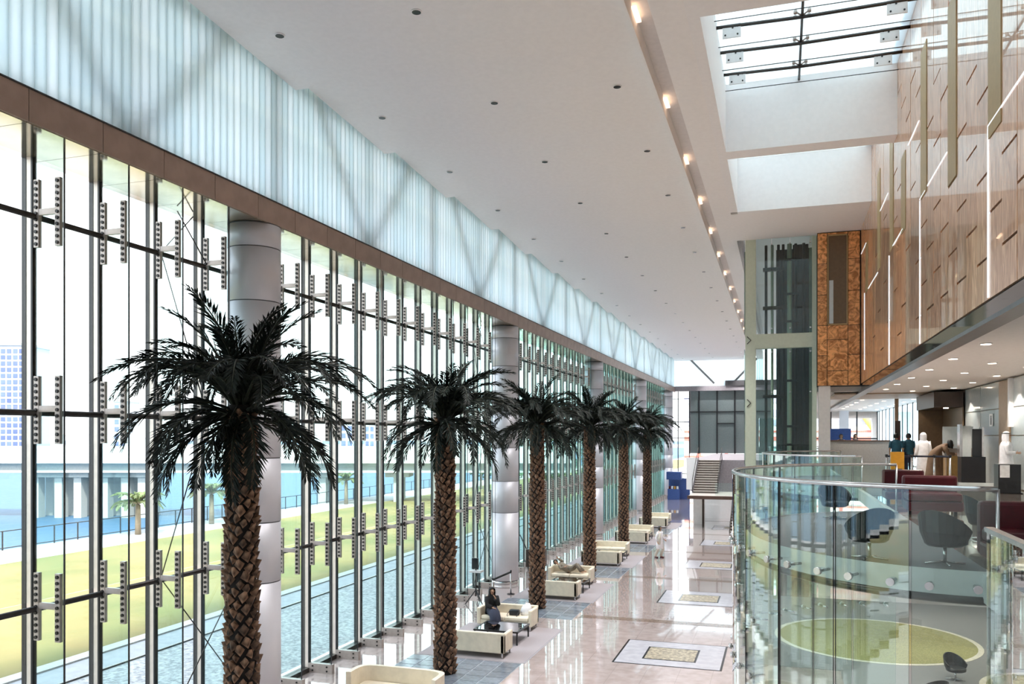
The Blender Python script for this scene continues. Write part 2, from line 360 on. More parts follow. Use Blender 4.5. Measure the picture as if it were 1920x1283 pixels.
# ---- facade window: panes, mullions, rails, glass fins with bolted splice plates
win = empty('window_1', (GX, 0, 0)); struct(win, 'tall glass facade wall with dark mullions and glass fins', 'window')
MP = 1.503; MY0 = 11.31
mys = [MY0 + MP * k for k in range(-13, 55)]
ZR = [0.13, 3.60, 7.07, 10.54, ZS]
pane_me = [MB().box(-0.012, 0.012, 0.04, MP - 0.04, ZR[i] + (0.05 if i else 0), ZR[i + 1] - 0.05).mesh('pane', 'facade_glass') for i in range(4)]
mul = MB()
mul.box(-0.12, -0.02, -0.045, 0.045, 0.0, ZS, 0); mul.box(-0.02, 0.09, -0.035, 0.035, 0.0, ZS, 1); mul.box(0.09, 0.13, -0.045, 0.045, 0.0, ZS, 0)
mul_me = mul.mesh('mullion', ['mullion_dark', 'mullion_face'])
fin_me = MB().box(0.13, 0.80, -0.012, 0.012, 0.02, ZS).mesh('glass_fin', 'fin_glass')
edge_me = MB().box(0.795, 0.812, -0.015, 0.015, 0.02, ZS).mesh('fin_edge', 'edge_dark')
pl = MB(); pl.box(-0.055, 0.055, -0.035, 0.035, -0.60, 0.60, 0)
for i in range(11):
    z = -0.54 + 0.108 * i
    pl.tube([(0.0, -0.035, z), (0.0, -0.055, z)], 0.032, 8, 1); pl.tube([(0.0, 0.035, z), (0.0, 0.055, z)], 0.032, 6, 1)
plate_me = pl.mesh('splice_plate', ['steel_bright', 'bolt_dark'])
arm_me = MB().box(0.22, 0.62, -0.03, 0.03, -0.055, 0.055).mesh('splice_arm', 'steel_bright')
sh = MB(); sh.box(0.10, 0.86, -0.07, 0.07, 0.0, 0.26, 0)
for xx in (0.25, 0.70):
    for zz in (0.07, 0.19): sh.tube([(xx, -0.07, zz), (xx, -0.09, zz)], 0.025, 6, 1)
shoe_me = sh.mesh('fin_shoe', ['steel_bright', 'bolt_dark'])
for k, y in enumerate(mys):
    put('mullion', mul_me, win, (0, y, 0))
    if k < len(mys) - 1:
        for pm in pane_me: put('pane', pm, win, (0, y, 0))
    if y > 7.5 and y < 93.2:
        f = put('glass_fin', fin_me, win, (0, y, 0)); put('fin_edge', edge_me, f); put('fin_shoe', shoe_me, f)
        for z in ZR[1:4]:
            put('splice_plate', plate_me, f, (0.20, 0, z)); put('splice_plate', plate_me, f, (0.68, 0, z)); put('splice_arm', arm_me, f, (0, 0, z + 0.02))
for z in ZR[1:4]:
    MB().tube([(0.16, mys[0], z - 0.05), (0.16, mys[-1], z - 0.05)], 0.055, 8).build('transom', 'rail_dark', win)
bx('sill', 'rail_dark', win, -0.10, 0.14, mys[0], mys[-1], 0.0, 0.13)
for yy in (14.32, 33.0, 51.7):
    for a, bb in (((yy, 3.6), (yy + 3.0, 10.5)), ((yy + 3.0, 3.6), (yy, 10.5)), ((yy, 0.2), (yy + 3.0, 3.6)), ((yy + 3.0, 0.2), (yy, 3.6)), ((yy, 10.5), (yy + 1.0, 11.5)), ((yy + 1.5, 10.5), (yy + 0.5, 11.5))):
        MB().tube([(0.24, a[0], a[1]), (0.24, bb[0], bb[1])], 0.014, 6).build('brace_rod', 'rail_dark', win)

# ---- long beam
beam = empty('trim_1', (BX, 0, ZS)); struct(beam, 'long bronze beam above the glass facade with a mirrored soffit', 'beam')
BP = 1.503
fa_me = MB().box(-0.05, 0.0, 0.006, BP - 0.006, 0.0, 0.52).mesh('fascia_panel', 'fascia_bronze')
so_me = MB().box(-1.55, -0.05, 0.006, BP - 0.006, -0.012, 0.02).mesh('soffit_panel', 'soffit_mirror')
for k in range(68):
    y = YB0 + BP * k
    put('fascia_panel', fa_me, beam, (0, y, 0)); put('soffit_panel', so_me, beam, (0, y, 0))
bx('beam_core', 'edge_dark', beam, -1.55, -0.03, YB0, YB1, 0.03, 0.50)
bx('beam_ledge', 'edge_dark', beam, -0.30, 0.02, YB0, YB1, 0.52, 0.545)

# ---- channel glass clerestory, truss behind
wl = empty('wall_left', (BX - 0.12, 0, ZS + 0.545)); struct(wl, 'band of upright translucent channel glass planks above the beam', 'glass wall')
PW = 0.231
def plank(mb, y):
    mb.box(-0.02, 0.02, y + 0.004, y + PW - 0.004, 0, 3.9)
    mb.box(-0.05, -0.02, y + 0.004, y + 0.02, 0, 3.9); mb.box(-0.05, -0.02, y + PW - 0.02, y + PW - 0.004, 0, 3.9)
pm = MB(); plank(pm, 0); plank_me = pm.mesh('glass_plank', 'channel_glass')
for k in range(300): put('glass_plank', plank_me, wl, (random.uniform(-.004, .004), 6.3 + PW * k, 0))
far = MB()
for k in range(300, 381): plank(far, 6.3 + PW * k)
for k in range(-62, 0): plank(far, 6.3 + PW * k)
far.build('glass_plank_run', 'channel_glass', wl)['kind'] = 'stuff'
tr = empty('roof_truss', (BX - 0.75, 0, ZS)); tag(tr, 'steel truss with V shaped diagonals behind the translucent channel glass', 'truss')
bx('chord', 'steel_truss', tr, -0.1, 0.1, YB0, YB1, 0.55, 0.75); bx('chord', 'steel_truss', tr, -0.1, 0.1, YB0, YB1, 3.7, 3.9)
bx('chord', 'steel_truss', tr, -0.04, 0.04, YB0, YB1, 2.4, 2.48)
for k in range(-2, 9):
    y = 12.3 + 9.25 * k
    for dy in (-2.9, 2.9): MB().tube([(0.25, y, 0.6), (0.25, y + dy, 3.8)], 0.13, 8).build('diagonal', 'steel_truss', tr)
    bx('post', 'steel_truss', tr, 0.1, 0.3, y - 0.07, y + 0.07, 0.6, 3.8); bx('post', 'steel_truss', tr, 0.2, 0.42, y + 4.5, y + 4.72, 0.6, 3.8)

# ---- saw-tooth ceiling of the hall
ce = empty('ceiling', (0, 0, 0)); struct(ce, 'white ceiling of gently tilted panels over the atrium', 'ceiling')
Y0C = 17.6 - PITCH * 6
for k in range(23):
    y0, y1 = Y0C + PITCH * k, Y0C + PITCH * (k + 1)
    y1 = min(y1, YB1)
    if y0 >= YB1: break
    m_ = MB(); x0, x1 = BX - 0.02, -2.92
    za, zb = 15.39, 15.08
    P = [(x0, y0, za), (x1, y0, za), (x1, y1, zb), (x0, y1, zb)]; Q = [(x, y, 15.75) for (x, y, z) in P]
    m_.quad([P[0], P[3], P[2], P[1]]); m_.quad(Q)
    for i in range(4): j = (i + 1) % 4; m_.quad([P[i], P[j], Q[j], Q[i]])
    m_.build('ceiling_panel', 'ceiling_white', ce)
    MB().box(-2.92, -2.88, y0, y1, 15.02, 15.6).build('slot_side', 'ceiling_white', ce)
bx('slot_top', 'wall_warm', ce, -2.88, -2.46, YB0, YB1, 15.40, 15.6)
bx('ceiling_strip', 'ceiling_white', ce, -2.46, -1.80, YB0, YB1, 15.05, 15.7)
for k in range(-3, 16):
    y = 17.0 + 4.75 * k
    o = MB().box(-0.05, 0.05, -0.32, 0.32, -0.04, 0.0).build('slot_lamp', 'lamp_slot', None, (-2.83, y, 15.33))
    tag(o, 'narrow warm lamp inside the long ceiling slot', 'lamp', 'lamps in the long ceiling slot')
dl = MB(); dl.tube([(0, 0, 0), (0, 0, -0.02)], 0.10, 14, 0); dl.tube([(0, 0, -0.018), (0, 0, -0.024)], 0.07, 12, 1)
DOWN_FILL_W = 390.0  # power of beams added to unlit downlights to brighten the hall
ring_me = MB().tube([(0, 0, 0), (0, 0, -0.02)], 0.115, 16).mesh('trim_ring', 'ceiling_white')
lens_me = MB().tube([(0, 0, -0.018), (0, 0, -0.026)], 0.092, 14).mesh('lens', 'lens_off')
def downlight(loc, label, group, lens=lens_me):
    o = empty('downlight', loc); tag(o, label, 'downlight', group); put('trim_ring', ring_me, o); put('lens', lens, o); return o
for r_, (x, lab) in enumerate(((-10.24, 'small dark recessed downlight in the row beside the channel glass'), (-7.03, 'small dark recessed downlight in the middle row of the atrium ceiling'), (-3.83, 'small dark recessed downlight in the row beside the ceiling slot'))):
    for k in range(0, 17):
        y = 15.35 + 4.8 * k
        fr_ = ((y - Y0C) % PITCH) / PITCH
        if y < YB1 - 1:
            o = downlight((x, y, 15.39 - 0.31 * fr_ + 0.004), lab, 'downlights of the atrium ceiling')
            if r_ == 0: continue        # no beam is added to the row beside the channel glass
            ld = bpy.data.lights.new('lit_or_added_beam', 'SPOT'); lo = bpy.data.objects.new('lit_or_added_beam', ld); col.objects.link(lo)
            ld.energy = DOWN_FILL_W; ld.spot_size = R(76); ld.spot_blend = 0.6; ld.color = (1.0, 0.965, 0.965); ld.shadow_soft_size = 0.09; lo.parent = o; lo.location = (0, 0, -0.04)

# ---- skylight well beside the hall ceiling
sk = empty('ceiling.001', (0, 0, 15.05)); struct(sk, 'white skylight well with cross beams between hall and wood wall', 'ceiling')
bx('well_side', 'wall_white', sk, -1.80, -1.55, YB0, 32.2, 0.0, 2.2)
for (y0, y1) in ((16.3, 17.0), (25.3, 26.0), (7.2, 7.9)): bx('cross_beam', 'wall_white', sk, -1.55, XW, y0, y1, 0.0, 2.0)
bx('well_end', 'wall_white', sk, -1.55, XW, 32.2, 32.5, 0.0, 2.2)
bx('ceiling_flat', 'ceiling_white', sk, -1.80, XW + 0.1, 32.5, 36.95, 0.0, 0.3)
bx('cross_beam', 'wall_white', sk, -1.55, XW, -1.9, -1.2, 0.0, 2.0)
rf = empty('roof', (0, 0, 17.25)); struct(rf, 'roof slab above the hall', 'roof')
bx('roof_slab', 'wall_white', rf, -13.4, -1.72, YB0, YB1 + 1, -1.2, 0.3); bx('roof_slab', 'wall_white', rf, -1.70, 9.4, 32.55, YB1 + 1, -0.05, 0.3)
bx('roof_slab', 'wall_white', rf, XW, 9.4, YB0, 32.2, -0.05, 0.3)
w2 = empty('window_2', (0, 0, 17.05)); struct(w2, 'glass skylight held by steel rods and spider nodes', 'window')
rod_y = [8.6 + 1.43 * k for k in range(-12, 18)]
for i, y in enumerate(rod_y[:-1]):
    for x0, x1 in ((-1.56, 0.4985), (0.5015, XW + 0.06)): bx('skylight_pane', 'skylight_glass', w2, x0, x1, y + 0.0015, y + 1.4285, 0.0, 0.03)
node = MB()
for sx in (-1, 1):
    for sy in (-1, 1): node.tube([(0, 0, -0.03), (0.16 * sx, 0.13 * sy, 0.03)], 0.022, 6); node.tube([(0.16 * sx, 0.13 * sy, -0.02), (0.16 * sx, 0.13 * sy, 0.06)], 0.045, 8)
node_me = node.mesh('spider_node', 'steel_bright')
brm = MB(); brm.box(-0.25, 0.2, -0.02, 0.02, -0.22, 0.12)
for (x_, z_) in ((-0.18, -0.15), (0.0, 0.02), (0.12, -0.15), (0.12, 0.05)): brm.tube([(x_, -0.03, z_), (x_, 0.03, z_)], 0.025, 6, 1)
brack_me = brm.mesh('bracket', ['slab_white', 'bolt_dark'])
for y in rod_y:
    if 16.9 < y < 25.25:
        MB().tube([(-1.55, y, -0.12), (0.5, y, -0.16), (XW, y, -0.12)], 0.045, 8).build('rod', 'rail_dark', w2)
        MB().tube([(-1.55, y + 0.7, -0.30), (XW, y + 0.7, -0.30)], 0.012, 6).build('cable', 'rail_dark', w2)
        put('spider_node', node_me, w2, (0.5, y, -0.1)); put('bracket', brack_me, w2, (-1.15, y, -0.2)); put('bracket', brack_me, w2, (2.6, y, -0.2), (0, 0, math.pi))
MB().tube([(0.5, 17.0, -0.12), (0.5, 25.3, -0.12)], 0.035, 8).build('rod', 'rail_dark', w2)

# ---- wood clad upper wall with slots, bronze panels and light lines
wr = empty('wall_right', (XW, 0, 0)); struct(wr, 'glossy brown wood clad upper wall with slots and light lines', 'wall')
bx('wall_core', 'slot_black', wr, 0.05, 0.35, YB0, 36.6, 8.74, 17.3)
CW = 0.822; YC0 = 13.01 - CW * 14
SLITS = [(13.84, 10.79), (14.53, 10.11), (15.5, 12.14), (16.33, 12.81), (16.39, 11.47), (15.5, 10.79), (17.14, 12.13), (17.21, 10.79), (17.98, 11.46), (19.61, 11.43), (19.61, 12.78), (18.83, 13.47), (19.61, 14.14), (18.83, 10.78), (16.33, 10.11), (13.01, 10.12), (22.09, 14.79), (22.85, 15.44), (22.85, 12.75), (22.09, 13.45), (20.46, 13.48), (21.2, 11.46), (26.21, 12.78), (25.49, 13.46), (26.21, 14.09), (23.79, 14.76), (24.54, 15.43), (25.35, 16.1), (28.66, 13.47), (13.84, 9.44), (15.5, 9.44), (16.33, 10.11), (17.14, 9.43), (17.98, 10.1), (18.83, 9.42), (19.61, 10.1), (20.46, 10.77), (20.46, 9.43), (22.09, 9.41), (22.09, 10.76), (21.3, 10.08), (23.7, 11.4), (24.5, 10.1), (25.3, 9.4), (26.2, 10.8), (27.9, 10.1), (28.7, 11.4), (29.5, 9.4), (30.3, 10.8), (31.2, 12.8), (32, 10.1)]
rows = {}
for (ye, z) in SLITS:
    k = int(round((ye - 0.41 - YC0 - CW / 2) / CW)); rows.setdefault(k, set()).add(round((z - 9.43) / 0.672) * 0.672 + 9.43)
rng = random.Random(3)
for k in range(12): rows.setdefault(k, set()).add(9.43 + 0.672 * rng.randint(0, 8))
BRZ = {13.63: (11.25, 16.4), 17.3: (11.45, 14.95), 20.6: (12.1, 15.5), 23.5: (12.05, 14.1), 26.5: (12.1, 15.45), 29.7: (12.15, 15.4), 33.3: (12.1, 13.95)}
brz = {int(round((y + 0.35 - YC0 - CW / 2) / CW)): v for y, v in BRZ.items()}
for k in range(43):
    y0, y1 = YC0 + CW * k + 0.004, YC0 + CW * (k + 1) - 0.004
    if y1 > 36.5: y1 = 36.45
    cuts = sorted(rows.get(k, ())); zs = [8.76] + [c for c in cuts] + [17.2]
    for a, b_ in zip(zs[:-1], zs[1:]):
        lo = a + (0.022 if a > 8.8 else 0); hi = b_ - (0.022 if b_ < 17 else 0)
        if k in brz:
            z0, z1 = brz[k]
            segs = [(lo, min(hi, z0)), (max(lo, z1), hi)]
            segs = [s_ for s_ in segs if s_[1] - s_[0] > 0.05]
        else: segs = [(lo, hi)]
        for s0, s1 in segs: MB().box(0.0, 0.04, y0, y1, s0, s1).build('wood_panel', 'wood_panel', wr, (rng.uniform(0, 0.006), 0, 0))
    if k in brz:
        z0, z1 = brz[k]; bx('bronze_panel', 'bronze_flat', wr, -0.012, 0.04, y0 + 0.01, y1 - 0.01, z0 + 0.01, z1 - 0.01)
for (y, z0, z1) in ((14.65, 8.78, 11.45), (21.36, 8.77, 12.12), (27.18, 8.76, 12.05), (34.9, 9.2, 12.2)): bx('light_line', 'light_white', wr, -0.015, 0.02, y - 0.028, y + 0.028, z0, z1)
for (y1, z, y0) in ((14.67, 11.47, 12.4), (20.3, 12.17, 18.03), (21.36, 12.15, 20.6), (26.3, 12.15, 24.2), (33.4, 12.12, 30.2), (29.57, 14.0, 27.4), (23.24, 14.05, 21.5), (36.2, 14.0, 34.2)):
    bx('light_line', 'light_white', wr, -0.015, 0.02, y0, y1, z - 0.014, z + 0.014)
t2 = empty('trim_2', (XW, 0, 0)); struct(t2, 'glossy dark fascia strip under the wood clad wall', 'trim')
bx('gloss_strip', 'fascia_gloss', t2, 0.02, 0.30, YB0, 36.5, 8.46, 8.73); bx('metal_edge', 'edge_grey', t2, -0.03, 0.30, YB0, 62.0, 8.39, 8.46)

# ---- rust clad end block beside the lift
wb = empty('wall_back', (0, 36.5, 0)); struct(wb, 'rust brown veneer clad end wall with a tall window slot', 'wall')
bx('wall_core', 'slot_black', wb, 1.44, XW + 0.3, 0.06, 0.9, 8.70, 15.05)
def rust(x0, x1, z0, z1): bx('rust_panel', 'rust_panel', wb, x0 + 0.012, x1 - 0.012, 0.0, 0.06, z0 + 0.012, z1 - 0.012)
for a, b_ in ((8.70, 9.95), (9.95, 11.2), (11.2, 12.45), (12.45, 13.75), (13.75, 15.02)): rust(1.44, 1.82, a, b_)
for a, b_ in ((8.70, 9.97), (9.97, 11.18), (11.18, 12.6), (12.6, 13.9), (13.9, 15.02)): rust(2.62, 3.08, a, b_)
for a, b_ in ((8.70, 9.32), (9.32, 10.6), (10.6, 11.2), (14.93, 15.02)): rust(1.82, 2.62, a, b_)
fr_ = MB(); fr_.box(1.83, 1.87, -0.02, 0.06, 11.2, 14.93); fr_.box(2.57, 2.61, -0.02, 0.06, 11.2, 14.93); fr_.box(1.83, 2.61, -0.02, 0.06, 11.2, 11.25); fr_.box(1.83, 2.61, -0.02, 0.06, 14.88, 14.93)
fr_.build('window_frame', 'bronze_flat', wb); bx('window_pane', 'portal_brown', wb, 1.87, 2.57, 0.02, 0.05, 11.25, 14.88)
bx('window_reflection', 'frosted', wb, 1.9, 2.06, 0.005, 0.03, 11.27, 13.05)  # pale strip standing in for a reflection on the window pane
wu = bx('wall_upper', 'wall_warm', None, 1.44, 9.2, 37.4, YB1, 8.5, 17.0); struct(wu, 'plain upper wall block behind the lift', 'wall')

# ---- glass lift shaft
li = empty('glass_lift_shaft', (0, 36.95, 0)); tag(li, 'glass lift shaft with pale green steel frame beside the rust wall', 'lift shaft')
bx('post', 'lift_green', li, -1.45, -1.02, 0.0, 0.35, 0.0, 15.05); bx('post', 'lift_green', li, 1.25, 1.43, 0.0, 0.3, 0.0, 15.05)
bx('post', 'lift_green', li, -1.45, -1.2, 2.3, 2.6, 0.0, 15.05); bx('post', 'lift_green', li, 1.2, 1.43, 2.3, 2.6, 0.0, 15.05)
for z in (10.37, 4.75): bx('beam', 'lift_green', li, -1.02, 1.25, 0.02, 0.3, z, z + 0.62)
for z0, z1 in ((11.0, 15.05), (5.4, 10.35), (0.1, 4.7)):
    for x0, x1 in ((-1.0, -0.38), (-0.36, 0.36), (0.38, 1.24)): bx('glass_pane', 'lift_glass', li, x0, x1, -0.03, -0.01, z0, z1)
    bx('glass_pane', 'lift_glass', li, -1.50, -1.48, 0.0, 2.5, z0, z1)
for x in (-0.62, -0.36, -0.1, 0.1, 0.36, 0.62, 0.95): MB().tube([(x, 1.3, 0), (x, 1.3, 15.05)], 0.06 if x != 0.36 else 0.1, 8).build('guide_rail', 'lift_dark' if abs(x) != 0.36 else 'lift_green', li)
for z in (5.7, 8.3, 12.2, 13.9): bx('guide_bracket', 'lift_dark', li, -0.75, 0.1, 1.15, 1.4, z, z + 0.14)
for k, z in enumerate((6.2, 7.0, 9.0, 11.6, 12.8, 14.3)): bx('guide_bracket', 'lift_dark', li, 0.15, 0.75, 1.2, 1.4, z, z + 0.1)
bx('counterweight', 'lift_dark', li, 0.5, 1.15, 1.5, 1.7, 6.0, 15.05); bx('back_wall', 'lift_dark', li, -0.2, 1.3, 2.35, 2.45, 0.0, 15.05)
sd = MB()
for z in (5.6, 8.5, 10.2, 11.2, 14.8):
    for x in (-0.37, 0.37, 1.18): sd.tube([(x, -0.06, z), (x, 0.0, z)], 0.035, 6)
sd.build('spider_fixing', 'stainless', li)
for z in (8.2, 10.9): MB().tube([(-1.38, -0.02, z), (-1.22, -0.02, z - 0.16), (-1.38, -0.02, z - 0.32)], 0.018, 6).build('arrow_mark', 'rail_dark', li)
bx('cabin', 'lift_glass', li, -0.9, 0.05, 0.4, 1.2, 5.1, 7.4)

# ---- mezzanine
mf = empty('floor.001', (0, 0, MZ)); struct(mf, 'polished stone mezzanine floor with white slab edge', 'floor')
bx('slab', 'mezzanine_stone', mf, 2.35, 7.2, 5.5, 66.0, -0.3, 0.0); bx('slab_edge', 'slab_white', mf, 2.25, 2.35, 10.2, 66.0, -0.34, -0.01)
mc = empty('ceiling.002', (0, 0, MC)); struct(mc, 'flat pale ceiling above the mezzanine with round downlights', 'ceiling')
bx('ceiling_slab', 'wall_warm', mc, XW + 0.31, 7.3, YB0, 66.0, 0.0, 0.28)
bx('ceiling_drop', 'wall_tan', mc, 2.2, 6.8, 38.0, 43.0, -0.05, 0.0)
glow_me = MB().tube([(0, 0, -0.018), (0, 0, -0.026)], 0.092, 14).mesh('lens', 'lamp_warm')
MLX = {3.87: 18.5, 5.03: 20.1, 6.2: 21.7}
n_sp = 0
for x, y0 in MLX.items():
    for k in range(-1, 13):
        y = y0 + 3.28 * k
        if y > 62: continue
        o = downlight((x, y, MC + 0.0), 'lit round downlight in the mezzanine ceiling', 'lit downlights of the mezzanine ceiling', glow_me)
        if k % 2 == 0:
            ld = bpy.data.lights.new('lit_or_added_beam', 'SPOT'); lo = bpy.data.objects.new('lit_or_added_beam', ld); col.objects.link(lo)
            ld.energy = 45; ld.spot_size = R(100); ld.color = (1.0, 0.89, 0.78); ld.shadow_soft_size = 0.09; lo.parent = o; lo.location = (0, 0, -0.05)
mw = empty('wall_mezzanine', (6.8, 0, MZ)); struct(mw, 'frosted glass and tan panel wall along the mezzanine', 'wall')
def mpan(name, mt, y0, y1, z0=0.0, z1=3.45, x0=0.0, x1=0.12): return bx(name, mt, mw, x0, x1, y0, y1, z0, z1)
bx('wall_core', 'wall_tan', mw, 0.12, 0.3, 5.0, 66.0, 0, 3.45)
y = 19.5
for y0, y1 in ((8.0, 10.0), (10.0, 12.0), (12.0, 14.0), (14.0, 16.0), (16.0, 18.0), (18.0, 20.0), (20.0, 22.0), (22.0, 24.4)):
    mpan('frosted_panel', 'frosted', y0 + 0.02, y1 - 0.02, 0.03, 3.4)
mpan('tan_pier', 'wall_tan', 29.3, 30.6, 0, 3.38, -0.03, 0.12)
for y0, y1 in ((30.7, 33.3), (33.35, 35.9), (24.5, 26.8), (26.85, 29.2)):
    mpan('frosted_panel', 'frosted', y0, y1, 0.03, 1.62); mpan('frosted_panel', 'frosted', y0, y1, 1.65, 2.5); mpan('frosted_panel', 'frosted', y0, y1, 2.53, 3.4)
bx('white_post', 'slab_white', mw, -0.12, 0.0, 28.9, 29.1, 1.9, 3.4)
for y in range(43, 66, 2): bx('glazing_post', 'rail_dark', mw, -0.06, 0.0, y, y + 0.1, 0, 3.45)
bx('glazing', 'glazing_glow', mw, -0.02, 0.0, 43.0, 66.0, 0.05, 3.4)
pt = empty('portal_niche', (5.72, 36.0, MZ)); tag(pt, 'dark bronze portal with tan back panel beside the frosted glass', 'portal')
bx('header', 'portal_dark', pt, 0.0, 1.03, 0.0, 4.4, 2.75, 3.36); bx('back_panel', 'portal_brown', pt, 0.02, 1.05, 4.0, 4.1, 0.0, 2.75)
bx('side_panel', 'portal_brown', pt, 1.0, 1.05, 0.0, 6.0, 0.0, 2.75); bx('glass_leaf', 'lift_glass', pt, -0.6, -0.02, 5.9, 5.95, 0.0, 2.75)
bx('front_post', 'wall_tan', pt, -0.7, -0.55, 5.8, 6.0, 0.0, 3.36); bx('lit_strip', 'lamp_warm', pt, 0.45, 0.6, 0.5, 0.7, 2.72, 2.75)
sg = empty('restroom_sign', (6.78, 31.6, 6.95)); tag(sg, 'small white square sign with a dark standing figure on frosted glass', 'sign')
bx('plate', 'paper', sg, -0.02, 0.0, -0.22, 0.22, 0.0, 0.42)
fg = MB(); fg.box(-0.03, -0.02, -0.05, 0.05, 0.14, 0.29); fg.box(-0.03, -0.02, -0.045, -0.005, 0.05, 0.14); fg.box(-0.03, -0.02, 0.005, 0.045, 0.05, 0.14); fg.tube([(-0.03, 0, 0.33), (-0.02, 0, 0.33)], 0.035, 10); fg.build('figure', 'black_plastic', sg)
we = empty('wall_corridor_end', (0, 66.0, MZ)); struct(we, 'window wall closing the far end of the mezzanine', 'wall')
for x in (2.3, 3.5, 4.3, 5.3, 6.7): bx('window_post', 'rail_dark', we, x, x + 0.1, 0, 0.1, 0.0, 3.45)
bx('window_rail', 'rail_dark', we, 2.3, 6.8, 0, 0.1, 1.4, 1.5); bx('window_pane', 'facade_glass', we, 2.3, 6.8, 0.04, 0.06, 0, 3.45)
bx('round_post', 'column_grey', we, 4.0, 4.6, -2.6, -2.0, 0, 3.45)
wrr = bx('wall_ground', 'wall_warm', None, 9.0, 9.2, YB0, YB1, 0.0, 8.5); struct(wrr, 'plain ground floor wall under the mezzanine', 'wall')
wf = bx('wall_front', 'wall_white', None, -13.2, 9.2, YB0 - 0.3, YB0, 0.0, 17.3); struct(wf, 'plain white wall at the near end of the hall', 'wall')
wru = bx('wall_right_rear', 'wall_warm', None, 7.2, 9.2, YB0, 37.4, MC, 17.0); struct(wru, 'wall mass behind the wood cladding', 'wall')
o = bx('support_pier', 'wall_warm', None, 1.5, 1.95, 36.6, 37.1, 0.0, 8.7); tag(o, 'square pale pier under the rust clad end wall', 'pier')

# ================================================================== COLUMNS
def column(y, idx):
    o = empty('round_column', (CX, y, 0))
    lab = ['nearest round grey column partly behind the front palm', 'round grey column behind the tripod and rope posts', 'third round grey column along the facade', 'fourth round grey column along the facade', 'farthest round grey column at the end of the facade'][idx]
    tag(o, lab, 'column', 'round columns along the glass facade')
    MB().tube([(0, 0, 0.0), (0, 0, 0.14)], 0.585, 48).build('base_collar', 'stainless', o)
    MB().tube([(0, 0, 0.14), (0, 0, ZS)], 0.592, 48, caps=False).build('joint_core', 'joint_dark', o)
    zs = [0.15, 3.2, 4.6, 6.1, 7.6, 9.75, 11.0, ZS - 0.02]
    for a, b_ in zip(zs[:-1], zs[1:]): MB().tube([(0, 0, a + 0.012), (0, 0, b_ - 0.012)], 0.61, 56).build('cladding_drum', 'column_grey', o)
    an = R(-118)
    s_ = MB().box(-0.006, 0.006, -0.012, 0.012, 0.15, ZS - 0.03).build('vertical_seam', 'joint_dark', o, (0.607 * math.cos(an), 0.607 * math.sin(an), 0), (0, 0, an))
for i in range(5): column(16.72 + 18.7 * i, i)
for i, y in ((0, -2.0),):
    pass

# ================================================================== PALMS
def frond_mesh(name, e0, bend, L, seed, lm=0.40, mats=('rachis', 'frond')):
    rg = random.Random(seed); mb = MB(); pts = []; p = Vector((0, 0, 0)); N = 15
    for i in range(N + 1):
        t_ = i / N; el = e0 - bend * (t_ ** 1.25); pts.append(p.copy()); p = p + Vector((math.cos(el), 0, math.sin(el))) * (L / N)
    side = rg.uniform(-0.15, 0.15)
    pts = [q + Vector((0, side * (i / N) ** 2, 0)) for i, q in enumerate(pts)]
    mb.tube(pts, [0.028 * (1 - i / (N + 1)) + 0.004 for i in range(N + 1)], 5, 0)
    n = 64
    for i in range(n):
        t_ = 0.10 + 0.90 * i / (n - 1); k = min(int(t_ * N), N - 1); q = pts[k].lerp(pts[k + 1], t_ * N - k)
        d = (pts[k + 1] - pts[k]).normalized(); up = Vector((-d.z, 0, d.x))
        if up.z < 0: up = -up
        ll = lm * (0.35 + 0.65 * math.sin(math.pi * min(1, t_ * 0.9 + 0.12))) * rg.uniform(0.8, 1.15)
        for s_ in (-1, 1):
            a = R(rg.uniform(26, 48)); v = d * math.cos(a) + Vector((0, s_, 0)) * math.sin(a) * 0.85 + up * rg.uniform(-0.12, 0.30)
            v.normalize(); tip = q + v * ll + Vector((0, 0, -0.10 * ll)); mid = q + v * ll * 0.5
            wv = d.cross(v).cross(v).normalized() * 0.016
            wv = (d - v * d.dot(v)).normalized() * 0.0165
            mb.quad([q - wv * 0.5, mid - wv, tip, mid + wv], 1)
    return mb.mesh(name, list(mats))
FM = {'up': [frond_mesh('frond', R(80), R(60), 2.05, 1), frond_mesh('frond', R(68), R(85), 2.1, 2)],
      'mid': [frond_mesh('frond', R(54), R(105), 2.3, 3), frond_mesh('frond', R(42), R(100), 2.35, 4), frond_mesh('frond', R(60), R(125), 2.4, 5)],
      'low': [frond_mesh('frond', R(24), R(104), 2.25, 6), frond_mesh('frond', R(8), R(92), 2.15, 7), frond_mesh('frond', R(-12), R(74), 1.95, 8)]}
sc_ = MB()   # leaf base: a broad wedge that leans out and up
sc_.v = [(-0.085, 0.0, 0.0), (0.085, 0.0, 0.0), (0.0, -0.01, 0.085), (0.0, 0.035, -0.095), (-0.022, 0.10, 0.075), (0.022, 0.10, 0.075)]
sc_.f = [(0, 3, 4), (3, 1, 5), (3, 5, 4), (4, 5, 2), (0, 4, 2), (1, 2, 5)]
sc_.m = [0] * 6; sc_.sm = [False] * 6
scale_me = sc_.mesh('leaf_base', 'leaf_base')
